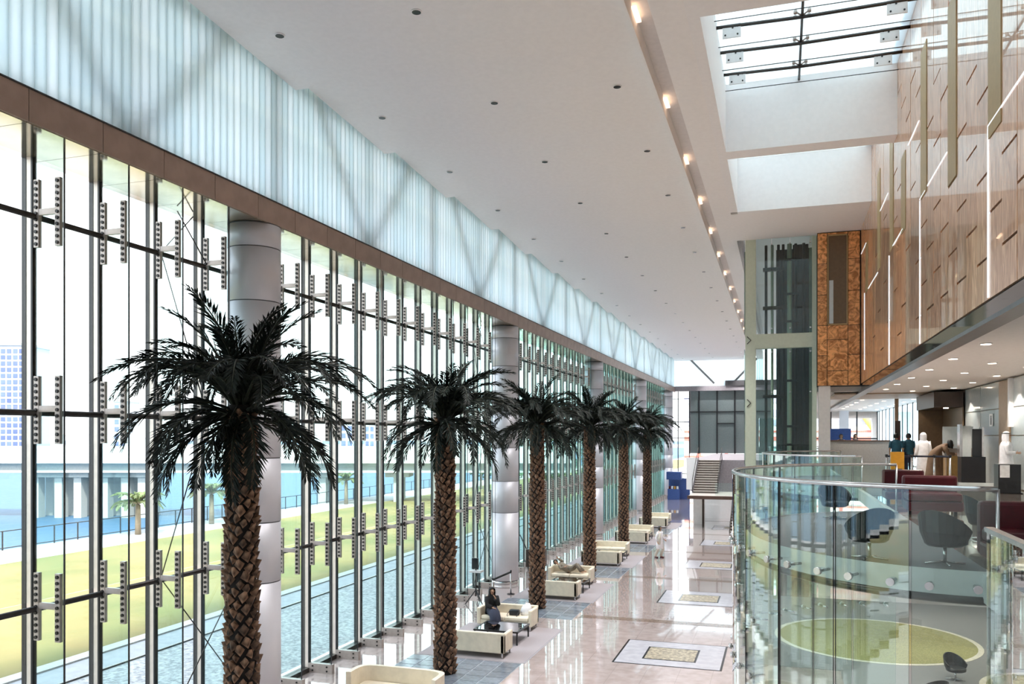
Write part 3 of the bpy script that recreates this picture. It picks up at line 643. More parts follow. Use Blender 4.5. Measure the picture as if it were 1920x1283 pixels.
def palm(x, y, idx):
    rg = random.Random(100 + idx); o = empty('palm_tree', (x, y, 0)); H_ = 7.05
    lab = ['largest and nearest tall palm in front of the first column', 'second tall palm standing before the cream sofa back', 'third tall palm beside the sofa with the woman in black', 'fourth tall palm behind the sofa with the reclining person', 'fifth tall palm along the atrium', 'farthest small looking palm at the end of the row'][idx]
    tag(o, lab, 'palm', 'indoor palms in the atrium')
    r_at = lambda z: 0.27 - 0.055 * (z / H_)
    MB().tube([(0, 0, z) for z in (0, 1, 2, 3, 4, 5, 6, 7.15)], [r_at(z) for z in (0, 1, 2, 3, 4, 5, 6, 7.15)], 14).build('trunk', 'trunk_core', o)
    scales = []
    n = 0; z = 0.06; dz = 0.0165
    while z < H_:
        an = n * 2.39996 + rg.uniform(-0.1, 0.1); scales.append((z, an, rg.uniform(0.85, 1.2))); n += 1; z += dz * (1.0 if idx < 2 else 1.05)
    # the leaf bases turned to the hall are separate pieces, the rest one joined run
    vis = [s_ for s_ in scales if math.cos(s_[1] - math.atan2(-y, -x)) > 0.05] if idx < 2 else []
    vis = vis[-300:] if idx == 0 else vis[:300]
    vs = set(vis); rest = MB()
    for s_ in scales:
        z_, an, k = s_; rr_ = r_at(z_) - 0.01
        lo_ = (rr_ * math.cos(an), rr_ * math.sin(an), z_); rot = (rg.uniform(-0.25, 0.3), rg.uniform(-0.25, 0.25), an - math.pi / 2)
        sl = (k * 0.92, k * 0.95, k * 1.05)
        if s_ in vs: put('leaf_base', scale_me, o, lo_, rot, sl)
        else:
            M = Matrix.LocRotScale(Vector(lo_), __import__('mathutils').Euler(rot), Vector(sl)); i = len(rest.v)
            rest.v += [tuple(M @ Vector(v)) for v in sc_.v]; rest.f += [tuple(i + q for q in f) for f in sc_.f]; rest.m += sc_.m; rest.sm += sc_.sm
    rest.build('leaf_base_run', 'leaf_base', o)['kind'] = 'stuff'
    for cls, cnt, zz in (('up', 14, 7.2), ('mid', 34, 7.15), ('low', 27, 7.0)):
        for i in range(cnt):
            an = 2 * math.pi * (i + rg.uniform(-0.3, 0.3)) / cnt + (0.3 if cls == 'mid' else 0)
            if cls == 'low' and rg.random() < 0.15: continue
            s_ = rg.uniform(0.86, 1.12)
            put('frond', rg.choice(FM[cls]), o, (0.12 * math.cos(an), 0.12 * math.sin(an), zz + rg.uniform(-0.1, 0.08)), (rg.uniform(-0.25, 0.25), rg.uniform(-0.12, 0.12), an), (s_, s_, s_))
    put('frond', FM['low'][2], o, (0.05, -0.2, 7.1), (0.0, 0.25, R(-70)), (0.7, 0.7, 0.7))
for i, y in enumerate(PALMY): palm(PALMX, y, i)

# ================================================================== FURNITURE OF THE HALL
def make_sofa(label, loc, rz=0.0, wid=1.98):
    o = empty('sofa', loc, rz); tag(o, label, 'sofa', 'cream sofas in the atrium'); h = wid / 2     # seat faces +y
    MB().rbox(-h, h, -0.42, -0.28, 0.14, 0.74, 0.03).build('backrest', 'leather_cream', o)
    for s_ in (-1, 1): MB().rbox(min(s_ * h, s_ * (h - 0.13)), max(s_ * h, s_ * (h - 0.13)), -0.42, 0.42, 0.14, 0.70, 0.03).build('arm', 'leather_cream', o)
    MB().rbox(-h + 0.12, h - 0.12, -0.32, 0.40, 0.14, 0.30, 0.02).build('seat_base', 'leather_cream', o)
    for s_ in (0, 1): 
        c_ = MB().rbox((-h + 0.14) + s_ * (h - 0.14), (-h + 0.14) + (s_ + 1) * (h - 0.14) - 0.01, -0.27, 0.41, 0.30, 0.44, 0.035).build('seat_cushion', 'leather_cream', o)
        MB().box((-h + 0.15) + s_ * (h - 0.14), (-h + 0.15) + (s_ + 1) * (h - 0.14) - 0.03, 0.408, 0.414, 0.305, 0.315).build('piping', 'leather_piping', c_)
    for sx in (-1, 1):
        for sy in (-1, 1): MB().box(sx * (h - 0.08) - 0.02, sx * (h - 0.08) + 0.02, sy * 0.36 - 0.02, sy * 0.36 + 0.02, 0.0, 0.15).build('leg', 'stainless', o)
    return o
def make_table(label, loc):
    o = empty('coffee_table', loc); tag(o, label, 'table', 'glass coffee tables')
    MB().box(-0.72, 0.72, -0.62, 0.62, 0.40, 0.425).build('top', 'table_glass', o)
    f_ = MB(); f_.box(-0.75, 0.75, -0.65, -0.60, 0.38, 0.43); f_.box(-0.75, 0.75, 0.60, 0.65, 0.38, 0.43); f_.box(-0.75, -0.70, -0.60, 0.60, 0.38, 0.43); f_.box(0.70, 0.75, -0.60, 0.60, 0.38, 0.43)
    f_.build('frame', 'black_plastic', o)
    for sx in (-1, 1):
        for sy in (-1, 1): MB().box(sx * 0.71 - 0.02, sx * 0.71 + 0.02, sy * 0.61 - 0.02, sy * 0.61 + 0.02, 0, 0.38).build('leg', 'black_plastic', o)
WH = ['first', 'second', 'third', 'fourth', 'fifth']
nearlab = ['cream sofa with plain back turned to the camera beside the second palm', 'cream sofa with its back to the camera beside the third palm', 'cream sofa with its back to the camera beside the fourth palm', 'cream sofa with its back to the camera beside the fifth palm', 'cream sofa with its back to the camera beside the farthest palm']
farlab = ['cream sofa facing the camera with a woman in black on it', 'cream sofa facing the camera with a reclining person', 'empty cream sofa facing the camera before the fifth palm', 'empty cream sofa facing the camera before the farthest palm', 'farthest empty cream sofa facing the camera']
for k in range(5):
    y = 9.15 * k
    rg_ = empty('rug', (-8.75, 25.2 + y, 0)); tag(rg_, WH[k] + ' pale mauve rug under a sofa group, counted from the camera', 'rug', 'rugs under the sofa groups')
    MB().box(-1.75, 1.68, -2.25, 2.25, 0.0, 0.006).build('border', 'rug_edge', rg_); MB().box(-1.70, 1.63, -2.20, 2.20, 0.0, 0.010).build('pile', 'rug', rg_)
    make_sofa(nearlab[k], (-8.78, 23.62 + y, 0.010), 0.0)
    make_sofa(farlab[k], (-8.98, 27.15 + y, 0.010), math.pi)
    make_table(['glass coffee table in front of the woman in black', 'glass coffee table by the reclining person', 'glass coffee table of the third sofa group', 'glass coffee table of the fourth sofa group', 'farthest glass coffee table'][k], (-8.62, 25.45 + y, 0.010))
# curved sofa at the bottom edge
cs = empty('curved_sofa', (-9.0, 18.35, 0)); tag(cs, 'cream sofa with rounded wraparound back at the bottom edge', 'sofa')
bk = MB(); prof = []
for i in range(25):
    a = R(-6 + 192 * i / 24); ca, sa = math.cos(a), math.sin(a)
    prof.append((1.2 * math.copysign(abs(ca) ** 0.42, ca), 0.62 * math.copysign(abs(sa) ** 0.42, sa)))
th_ = 0.90
for i in range(24):
    (xa, ya), (xb, yb) = prof[i], prof[i + 1]
    A = [(xa, ya, 0.12), (xb, yb, 0.12), (xb, yb, 0.80), (xa, ya, 0.80)]; B = [(xa * th_, ya * 0.82, 0.12), (xb * th_, yb * 0.82, 0.12), (xb * th_, yb * 0.82, 0.80), (xa * th_, ya * 0.82, 0.80)]
    bk.quad(A, 0, True); bk.quad(B[::-1], 0, True); bk.quad([A[3], A[2], B[2], B[3]]); bk.quad([A[0], B[0], B[1], A[1]])
bk.quad([(*prof[0], .12), (*prof[0], .80), (prof[0][0] * th_, prof[0][1] * .82, .80), (prof[0][0] * th_, prof[0][1] * .82, .12)]); bk.quad([(*prof[-1], .12), (prof[-1][0] * th_, prof[-1][1] * .82, .12), (prof[-1][0] * th_, prof[-1][1] * .82, .80), (*prof[-1], .80)])
bk.build('backrest', 'leather_cream', cs); MB().rbox(-1.05, 1.05, -0.35, 0.50, 0.12, 0.42, 0.05).build('seat', 'leather_cream', cs)
for sx in (-1, 1):
    for sy in (-0.25, 0.4): MB().box(sx * 0.9 - 0.02, sx * 0.9 + 0.02, sy - 0.02, sy + 0.02, 0, 0.13).build('leg', 'stainless', cs)
# tripod with a monitor, rope posts
tp = empty('tripod_stand', (-11.45, 30.6, 0)); tag(tp, 'black tripod stand with a shelf and dark screen beside the column', 'tripod')
for k in range(3):
    a = R(90 + 120 * k); MB().tube([(0, 0, 0.55), (0.42 * math.cos(a), 0.42 * math.sin(a), 0.01)], 0.022, 6).build('leg', 'black_plastic', tp)
MB().tube([(0, 0, 0.3), (0, 0, 1.75)], 0.03, 8).build('pole', 'black_plastic', tp); MB().tube([(0.14, 0, 0.35), (0.14, 0, 1.25)], 0.03, 8).build('pole', 'black_plastic', tp)
MB().box(-0.22, 0.26, -0.18, 0.18, 1.25, 1.32).build('shelf', 'slab_white', tp); MB().box(-0.16, 0.10, -0.03, 0.05, 1.38, 1.80).build('screen', 'black_plastic', tp)
for i, (x, y) in enumerate(((-10.85, 30.9), (-10.75, 32.9))):
    o = empty('rope_post', (x, y, 0)); tag(o, ['nearer steel queue post beside the tripod stand', 'farther steel queue post beside the second column'][i], 'queue post', 'queue posts by the facade')
    MB().tube([(0, 0, 0), (0, 0, 0.025)], 0.16, 16).build('base', 'black_plastic', o); MB().tube([(0, 0, 0.02), (0, 0, 0.97)], 0.032, 10).build('post', 'stainless', o); MB().tube([(0, 0, 0.93), (0, 0, 1.0)], 0.04, 10).build('cap', 'black_plastic', o)
o = MB().box(-0.03, 0.03, 0.0, 2.0, 0.90, 0.96).build('queue_belt', 'black_fabric', None, (-10.85, 30.9, 0), (0, 0, R(-3))); tag(o, 'black belt between two steel queue posts', 'belt')
o = empty('luggage_cart', (-11.6, 39.6, 0)); tag(o, 'dark box cart with a slanted handle beyond the second column', 'cart')
MB().rbox(-0.45, 0.45, -0.35, 0.35, 0.12, 1.0, 0.03).build('box', 'portal_dark', o); MB().tube([(-0.45, -0.2, 1.0), (-0.8, -0.2, 1.7)], 0.03, 6).build('handle', 'black_plastic', o)
for sx in (-1, 1):
    for sy in (-1, 1): MB().tube([(sx * 0.35 - 0.02, sy * 0.25, 0.06), (sx * 0.35 + 0.02, sy * 0.25, 0.06)], 0.06, 10).build('wheel', 'black_plastic', o)

# ================================================================== BALCONIES WITH CURVED GLASS
def balcony(cyy, idx, ax=3.15, by=4.35, z_low=1.2, n=11):
    lab = ['large nearest curved glass balustrade with steel fixings on the right', 'second curved glass balustrade in front of the reception counter', 'farthest curved glass balustrade before the lift'][idx]
    cxx = 2.35
    fb = empty('floor_balcony', (cxx, cyy, MZ)); struct(fb, ['nearest', 'second', 'farthest'][idx] + ' rounded balcony floor inside curved glass', 'floor')
    P = [(-(ax - 0.25) * math.sin(R(a)), -(by - 0.25) * math.cos(R(a))) for a in range(0, 181, 6)]
    s_ = MB(); s_.quad([(x, y, 0.0) for x, y in P][::-1]); s_.quad([(x, y, -0.28) for x, y in P])
    s_.build('slab', 'carpet_grey', fb)
    e_ = MB()
    for (xa, ya), (xb, yb) in zip(P[:-1], P[1:]): e_.quad([(xa, ya, -0.30), (xb, yb, -0.30), (xb, yb, 0.02), (xa, ya, 0.02)], 0, True)
    e_.build('slab_edge', 'slab_white', fb)
    d_ = MB().tube([(x, y, -0.33) for x, y in P], 0.05, 6).build('slab_trim', 'rail_dark', fb)
    o = empty('glass_balustrade', (cxx, cyy, 0)); tag(o, lab, 'balustrade', 'curved glass balustrades')
    step = 180.0 / n
    for k in range(n):
        m_ = MB(); a0, a1 = step * k + 0.25, step * (k + 1) - 0.25; sg_ = 8
        pts = [(a0 + (a1 - a0) * i / sg_) for i in range(sg_ + 1)]
        ring = [(-ax * math.sin(R(a)), -by * math.cos(R(a))) for a in pts]; rin = [(-(ax - 0.024) * math.sin(R(a)), -(by - 0.024) * math.cos(R(a))) for a in pts]
        for (p, q, pi_, qi) in zip(ring[:-1], ring[1:], rin[:-1], rin[1:]):
            m_.quad([(q[0], q[1], z_low), (p[0], p[1], z_low), (p[0], p[1], 5.98), (q[0], q[1], 5.98)], 0, True)
            m_.quad([(pi_[0], pi_[1], z_low), (qi[0], qi[1], z_low), (qi[0], qi[1], 5.98), (pi_[0], pi_[1], 5.98)], 0, True)
        for p, pi_ in ((ring[0], rin[0]), (ring[-1], rin[-1])): m_.quad([(p[0], p[1], z_low), (pi_[0], pi_[1], z_low), (pi_[0], pi_[1], 5.98), (p[0], p[1], 5.98)], 1)
        g_ = m_.build('glass_pane', ['guard_glass', 'edge_dark'], o)
        for z in ((4.85, 3.0) if idx == 0 else (4.85,)):
            for t_ in (0.22, 0.78):
                a = R(a0 + (a1 - a0) * t_); p1 = Vector((-(ax + 0.03) * math.sin(a), -(by + 0.03) * math.cos(a), z)); p0 = Vector((-(ax - 0.22) * math.sin(a), -(by - 0.22) * math.cos(a), z))
                MB().tube([p0, p1 * 0.99 + p0 * 0.01], 0.02, 6).tube([p1 - (p1 - p0).normalized() * 0.02, p1 + (p1 - p0).normalized() * 0.03], 0.05, 10).build('standoff', 'stainless', g_)
    MB().tube([(-(ax - 0.012) * math.sin(R(a)), -(by - 0.012) * math.cos(R(a)), 6.0) for a in range(0, 181, 4)], 0.032, 8).build('handrail', 'stainless', o)
    MB().tube([(0, by - 0.01, 4.7), (0, by - 0.01, 6.0)], 0.02, 8).build('end_post', 'stainless', o); MB().tube([(0, -by + 0.01, 4.7), (0, -by + 0.01, 6.0)], 0.02, 8).build('end_post', 'stainless', o)
balcony(15.0, 0); balcony(31.8, 1, 3.0, 4.6, 3.9, 9); balcony(49.0, 2, 3.0, 4.6, 3.9, 7)
fb = bx('floor_balcony.003', 'wall_warm', None, -0.9, 2.3, 11.4, 18.6, 2.35, 2.55); struct(fb, 'lower slab ring inside the nearest curved glass', 'floor')
bpy.data.objects.remove(fb)
g = empty('straight_glass_guard', (1.28, 0, MZ)); tag(g, 'straight clear glass guard panel at the right edge nearest the camera', 'balustrade')
bx('glass_pane', 'guard_glass', g, 0, 0.024, 3.0, 6.1, -1.6, 0.98); bx('top_rail', 'stainless', g, -0.015, 0.04, 3.0, 6.1, 0.98, 1.01)
bx('fixing_strip', 'stainless', g, 0.03, 0.08, 3.0, 6.1, -0.2, -0.1)

# ---- mezzanine furniture
def tub_chair(label, loc, rz, mt='chair_grey', group='black tub chairs'):
    o = empty('tub_chair', loc, rz); o.scale = (0.78, 0.78, 0.78); tag(o, label, 'chair', group)
    m_ = MB(); N = 14
    def row(z, r, k): return [(r * math.cos(R(-20 + 220 * i / N)), r * 0.95 * math.sin(R(-20 + 220 * i / N)), z + k * (math.sin(math.pi * i / N) ** 1.2)) for i in range(N + 1)]
    ra, rb, rc = row(0.34, 0.30, 0.0), row(0.46, 0.37, 0.08), row(0.55, 0.40, 0.34)
    for A, B in ((ra, rb), (rb, rc)):
        for i in range(N): m_.quad([A[i], A[i + 1], B[i + 1], B[i]], 0, True)
    inn = [[(x * 0.9, y * 0.9, z) for x, y, z in rw] for rw in (ra, rb, rc)]
    for A, B in ((inn[0], inn[1]), (inn[1], inn[2])):
        for i in range(N): m_.quad([A[i + 1], A[i], B[i], B[i + 1]], 0, True)
    for i in range(N): m_.quad([rc[i], rc[i + 1], inn[2][i + 1], inn[2][i]], 0, True)
    m_.build('shell', mt, o); MB().loft([(0, 0, 0.30, 0.26, 0.25), (0, -0.02, 0.34, 0.32, 0.31), (0, -0.02, 0.42, 0.33, 0.32), (0, -0.02, 0.45, 0.28, 0.27)], 16).build('seat', mt, o)
    MB().tube([(0, 0, 0.03), (0, 0, 0.31)], 0.03, 8).build('pedestal', 'stainless', o)
    for k in range(4):
        a = R(45 + 90 * k); MB().tube([(0, 0, 0.05), (0.30 * math.cos(a), 0.30 * math.sin(a), 0.02)], 0.016, 6).build('base_arm', 'stainless', o)
tub_chair('black tub chair seen through the middle of the nearest curved glass', (1.1, 11.7, MZ), R(200))
tub_chair('black tub chair seen through the right part of the nearest curved glass', (1.95, 11.5, MZ), R(140))
tub_chair('black tub chair with a bag beside the far curved rail', (1.0, 17.3, MZ), R(20))
tub_chair('dark tub chair at the right end of the near rail', (3.0, 14.4, MZ), R(100))
for i, (x, y, rz) in enumerate(((4.5, 25.0, 30), (3.6, 22.5, 200), (5.9, 20.0, 90))):
    tub_chair(['black swivel chair on the grey ground floor carpet under the glass', 'black swivel chair left on the grey ground floor carpet', 'black swivel chair right on the grey ground floor carpet'][i], (x, y, 0.006), R(rz), 'chair_grey', 'ground floor swivel chairs')
for i, (x, y, r_) in enumerate(((3.4, 19.6, 1.9), (6.9, 24.5, 1.9), (2.9, 29.2, 3.1))):
    o = empty('round_rug', (x, y, 0.006)); tag(o, ['near', 'far', 'largest'][i] + ' olive round rug with cream border on the ground floor', 'rug')
    MB().tube([(0, 0, 0), (0, 0, 0.01)], r_, 48).build('border', 'rug_cream', o); MB().tube([(0, 0, 0), (0, 0, 0.014)], r_ - 0.16, 48).build('pile', 'rug_olive', o)
def red_sofa(label, loc, wid=1.5, rz=0.0):
    o = empty('red_sofa', loc, rz); tag(o, label, 'sofa', 'red sofas of the mezzanine'); h = wid / 2
    MB().rbox(-h, h, 0.24, 0.42, 0.10, 0.78, 0.05).build('backrest', 'red_leather', o); MB().rbox(-h, h, -0.42, 0.26, 0.08, 0.28, 0.04).build('base', 'red_leather', o)
    MB().rbox(-h + 0.02, h - 0.02, -0.42, 0.25, 0.285, 0.45, 0.05).build('seat_cushion', 'red_leather', o)
    for s_ in (-1, 1): MB().box(s_ * (h - 0.1) - 0.03, s_ * (h - 0.1) + 0.03, -0.1, -0.04, 0, 0.09).build('leg', 'black_plastic', o)
red_sofa('dark red sofa at the right edge beyond the nearest glass', (3.35, 11.6, MZ), 1.9, 0.0)
red_sofa('dark red sofa just right of the white rail post', (2.98, 19.0, MZ), 1.05)
red_sofa('dark red sofa left of the white rail post', (2.88, 22.2, MZ), 0.95, 0.0)
for i, (x, y) in enumerate(((3.4, 13), (6.4, 13), (3.4, 18), (6.4, 18), (3.4, 23), (6.4, 23), (3.4, 28), (6.4, 28), (3.4, 33), (6.4, 33))):  # unseen lamps added to brighten the ground floor lounge
    o = downlight((x, y, MZ - 0.30), 'added unseen round downlight under the mezzanine slab', 'added downlights under the mezzanine', glow_me)
    ld = bpy.data.lights.new('lit_or_added_beam', 'SPOT'); lo = bpy.data.objects.new('lit_or_added_beam', ld); col.objects.link(lo)
    ld.energy = 60; ld.spot_size = R(110); ld.color = (1.0, 0.88, 0.76); ld.shadow_soft_size = 0.09; lo.parent = o; lo.location = (0, 0, -0.05)
ct = empty('reception_counter', (3.75, 45.5, MZ)); tag(ct, 'grey stone reception counter with dark wood top', 'counter')
bx('body', 'counter_grey', ct, -1.35, 1.45, 0, 0.9, 0.0, 1.36); bx('top', 'wood_dark', ct, -1.4, 1.5, -0.05, 0.95, 1.36, 1.42)
bn_ = empty('blue_banner', (2.75, 50.0, MZ)); tag(bn_, 'blue banner board behind the reception counter', 'banner'); bx('board', 'blue_banner', bn_, -0.1, 1.0, 0, 0.06, 1.2, 2.05)
for x in (0.0, 0.85): bx('foot', 'rail_dark', bn_, x, x + 0.06, 0, 0.06, 0, 1.2)
pk = empty('black_plinth', (6.1, 26.6, MZ)); tag(pk, 'tall black plinth with papers in front of the man in white', 'plinth')
bx('body', 'black_plastic', pk, -0.28, 0.28, -0.25, 0.25, 0.02, 0.82); bx('foot', 'black_fabric', pk, -0.32, 0.32, -0.28, 0.28, 0, 0.02); bx('papers', 'paper', pk, -0.24, 0.0, -0.265, -0.25, 0.45, 0.80)
kd = empty('display_case', (5.9, 30.2, MZ)); tag(kd, 'tall silver display frame on a black stand beside the frosted glass', 'display')
bx('stand', 'black_plastic', kd, -0.35, 0.35, -0.3, 0.3, 0.12, 0.95); bx('foot', 'frosted', kd, -0.45, 0.55, -0.4, 0.4, 0.0, 0.12); bx('frame', 'stainless', kd, -0.38, -0.30, -0.2, 0.2, 0.95, 2.0); bx('frame', 'stainless', kd, 0.26, 0.32, -0.2, 0.2, 0.95, 1.9); bx('panel', 'frosted', kd, -0.3, -0.02, -0.05, 0.0, 0.95, 1.95); bx('panel', 'lift_dark', kd, 0.02, 0.26, -0.05, 0.0, 0.95, 1.85)
gk = empty('gold_cabinet', (5.85, 32.0, MZ)); tag(gk, 'lit golden cabinet in front of the dark portal', 'cabinet')
bx('body', 'gold_wood', gk, -0.42, 0.40, -0.3, 0.3, 0.05, 0.95); bx('plinth', 'portal_dark', gk, -0.40, 0.38, -0.28, 0.28, 0, 0.05); bx('top', 'counter_grey', gk, -0.45, 0.43, -0.32, 0.32, 0.95, 1.2); bx('backboard', 'frosted', gk, -0.45, 0.5, 0.25, 0.3, 1.2, 1.95); bx('notice', 'black_plastic', gk, 0.1, 0.25, -0.31, -0.3, 0.75, 1.0)
oc = empty('orange_case', (3.5, 28.4, MZ)); tag(oc, 'upright orange case behind the white rail post', 'case')
bx('body', 'orange', oc, -0.22, 0.16, -0.12, 0.12, 0.03, 1.12); bx('panel', 'wood_dark', oc, -0.1, 0.1, -0.125, -0.12, 0.1, 0.6)
for s_ in (-1, 1): bx('foot', 'black_plastic', oc, s_ * 0.12 - 0.03, s_ * 0.12 + 0.03, -0.1, 0.1, 0, 0.03)
QP = [(3.3, 29.6), (4.05, 29.6), (4.7, 29.5), (5.1, 29.2)]
for i, (x, y) in enumerate(QP):
    o = empty('queue_post', (x, y, MZ)); tag(o, ['leftmost', 'second from left', 'third from left', 'rightmost'][i] + ' queue post of the mezzanine belt barrier', 'queue post', 'queue posts on the mezzanine')
    MB().tube([(0, 0, 0), (0, 0, 0.02)], 0.16, 16).build('base', 'black_plastic', o); MB().tube([(0, 0, 0.02), (0, 0, 0.98)], 0.035, 10).build('post', 'stainless', o); MB().tube([(0, 0, 0.94), (0, 0, 1.02)], 0.045, 10).build('cap', 'black_plastic', o)
for i in range(3):
    (xa, ya), (xb, yb) = QP[i], QP[i + 1]
    o = MB().tube([(xa, ya, MZ + 0.96), (xb, yb, MZ + 0.96)], 0.03, 4).build('barrier_belt', 'cloth_navy'); tag(o, ['left', 'middle', 'right'][i] + ' dark belt of the mezzanine queue barrier', 'belt')
tw = empty('sign_totem', (4.9, 40.0, MZ)); tag(tw, 'slim dark standing sign with a red patch by the counter', 'sign'); bx('post', 'portal_dark', tw, -0.1, 0.12, -0.05, 0.05, 0, 2.3); bx('patch', 'red_leather', tw, -0.1, 0.12, -0.06, -0.05, 1.4, 1.65)

# ================================================================== STAIRS AND FAR END
pf = empty('stair_landing', (0, 60.5, 0)); tag(pf, 'raised stair landing slab on a slim post at the far end', 'landing')
bx('slab', 'stair_stone', pf, -6.35, -1.6, 0, 5.2, 2.16, 2.34); bx('edge', 'wood_dark', pf, -6.4, -1.6, -0.06, 0.0, 2.12, 2.36); bx('post', 'portal_dark', pf, -5.5, -5.36, 1.6, 1.74, 0, 2.16)
bx('guard_pane', 'guard_glass', pf, -4.45, -1.7, 0.0, 0.03, 2.4, 3.3)
bx('support_wall', 'wall_warm', pf, -6.3, -5.6, 3.2, 5.0, 0.0, 2.16)
st = empty('upper_stair', (0, 63.6, 2.34)); tag(st, 'straight stair of pale treads rising from the landing', 'stair')
for k in range(14):
    bx('tread', 'stair_stone', st, -6.3, -4.55, 0.34 * k, 0.34 * k + 0.36, 0.17 * k + 0.12, 0.17 * k + 0.17); bx('riser', 'stair_riser', st, -6.3, -4.55, 0.34 * k + 0.04, 0.34 * k + 0.07, 0.17 * k, 0.17 * k + 0.12)
for x in (-6.36, -4.5):
    MB().tube([(x, 0.1, 1.0), (x, 4.7, 3.38)], 0.03, 6).build('handrail', 'rail_dark', st)
    MB().box(x - 0.02, x + 0.02, 0.0, 0.06, 0, 1.0).box(x - 0.02, x + 0.02, 4.6, 4.66, 2.35, 3.38).build('baluster', 'rail_dark', st)
    m_ = MB(); m_.quad([(x, 0.0, -0.1), (x, 4.9, 2.3), (x, 4.9, 2.75), (x, 0.0, 0.3)]); m_.quad([(x + 0.04, 0.0, -0.1), (x + 0.04, 0.0, 0.3), (x + 0.04, 4.9, 2.75), (x + 0.04, 4.9, 2.3)]); m_.build('stringer', 'wall_mauve', st)
s2 = empty('lower_stair', (0, 60.45, 0)); tag(s2, 'short stair from the landing down to the marble floor', 'stair')
for k in range(13): bx('tread', 'stair_stone', s2, -3.2, -1.75, -0.33 * (13 - k), -0.33 * (12 - k), 0.17 * k + 0.12, 0.17 * k + 0.165); bx('riser', 'stair_riser', s2, -3.2, -1.75, -0.33 * (13 - k) + 0.04, -0.33 * (13 - k) + 0.07, 0.17 * k, 0.17 * k + 0.12)
m_ = MB(); m_.quad([(-3.24, -4.4, 0.0), (-3.24, -0.1, 2.1), (-3.24, -0.1, 2.45), (-3.24, -4.4, 0.35)]); m_.quad([(-3.20, -4.4, 0.0), (-3.20, -4.4, 0.35), (-3.20, -0.1, 2.45), (-3.20, -0.1, 2.1)]); m_.build('stringer', 'rail_dark', s2)
dk = empty('floor_deck', (0, 68.4, 0)); struct(dk, 'upper deck wall at the head of the far stair', 'floor')
bx('deck_wall', 'wall_white', dk, -6.2, 1.4, 0.1, 25.4, 0.0, 2.2); bx('deck_slab', 'wall_mauve', dk, -7.0, 1.4, 0, 25.4, 2.2, 4.72)
bx('parapet', 'wall_white', dk, -7.3, -6.45, -0.1, 0.2, 2.3, 4.9)
wn = empty('wall_end', (0, YB1, 0)); struct(wn, 'far end wall of dark glass panels under a channel glass band', 'wall')
bx('beam', 'wall_mauve', wn, -12.9, 2.0, -0.5, 0.3, ZS + 0.1, 12.2); bx('beam_cap', 'edge_grey', wn, -5.8, 2.0, -0.6, 0.3, 12.2, 12.75)
for x0, x1 in ((-9.6, -8.7), (-8.6, -6.75), (-6.65, -4.85), (-4.75, -2.9), (-2.8, -1.0)):
    for z0, z1 in ((4.75, 9.3), (9.4, ZS + 0.1)): bx('dark_pane', 'end_glass', wn, x0, x1, -0.1, -0.05, z0, z1)
for x in (-9.75, -8.72, -6.77, -4.87, -2.92): bx('mullion', 'mullion_dark', wn, x, x + 0.14, -0.2, 0.0, 4.7, ZS + 0.1)
bx('transom', 'mullion_dark', wn, -9.7, -1.0, -0.18, -0.02, 9.3, 9.4); bx('transom', 'mullion_dark', wn, -6.7, -4.8, -0.18, -0.02, 8.0, 8.1)
m_ = MB()
for k in range(38): m_.box(-11.3 + 0.25 * k, -11.3 + 0.25 * k + 0.235, -0.05, 0.0, 12.2, 15.9)
m_.build('channel_band', 'channel_glass', wn)['kind'] = 'stuff'
for (xa, xb) in ((-9.6, -7.0), (-2.4, -5.0)): MB().tube([(xa, -0.2, 15.2), (xb, -0.2, 12.5)], 0.11, 6).build('brace', 'steel_truss', wn)
for x in (-12.4, -11.0, -9.75): bx('mullion', 'mullion_dark', wn, x, x + 0.09, -0.1, 0.0, 0.0, ZS + 0.1)
for z in (2.4, 6.4, 8.2, 10.8): bx('transom', 'mullion_dark', wn, -12.9, -9.7, -0.08, -0.02, z, z + 0.08)
bx('end_pane', 'facade_glass', wn, -12.9, -9.7, -0.05, -0.03, 0.0, ZS)
bt = empty('blue_booth', (-10.6, 88.0, 0)); tag(bt, 'small blue booth with colourful goods at the far end', 'booth')
bx('counter', 'blue_banner', bt, -0.7, 0.5, -0.5, 0.5, 0.0, 1.1); bx('canopy', 'blue_banner', bt, -0.8, 0.7, -0.6, 0.6, 2.1, 2.9); bx('back', 'blue_banner', bt, -0.7, 1.5, 0.5, 0.6, 0, 2.2)
for i, mt_ in enumerate(('red_leather', 'paper', 'orange', 'paper')): bx('goods', mt_, bt, -0.6 + 0.27 * i, -0.42 + 0.27 * i, -0.3, -0.1, 1.1, 1.4)

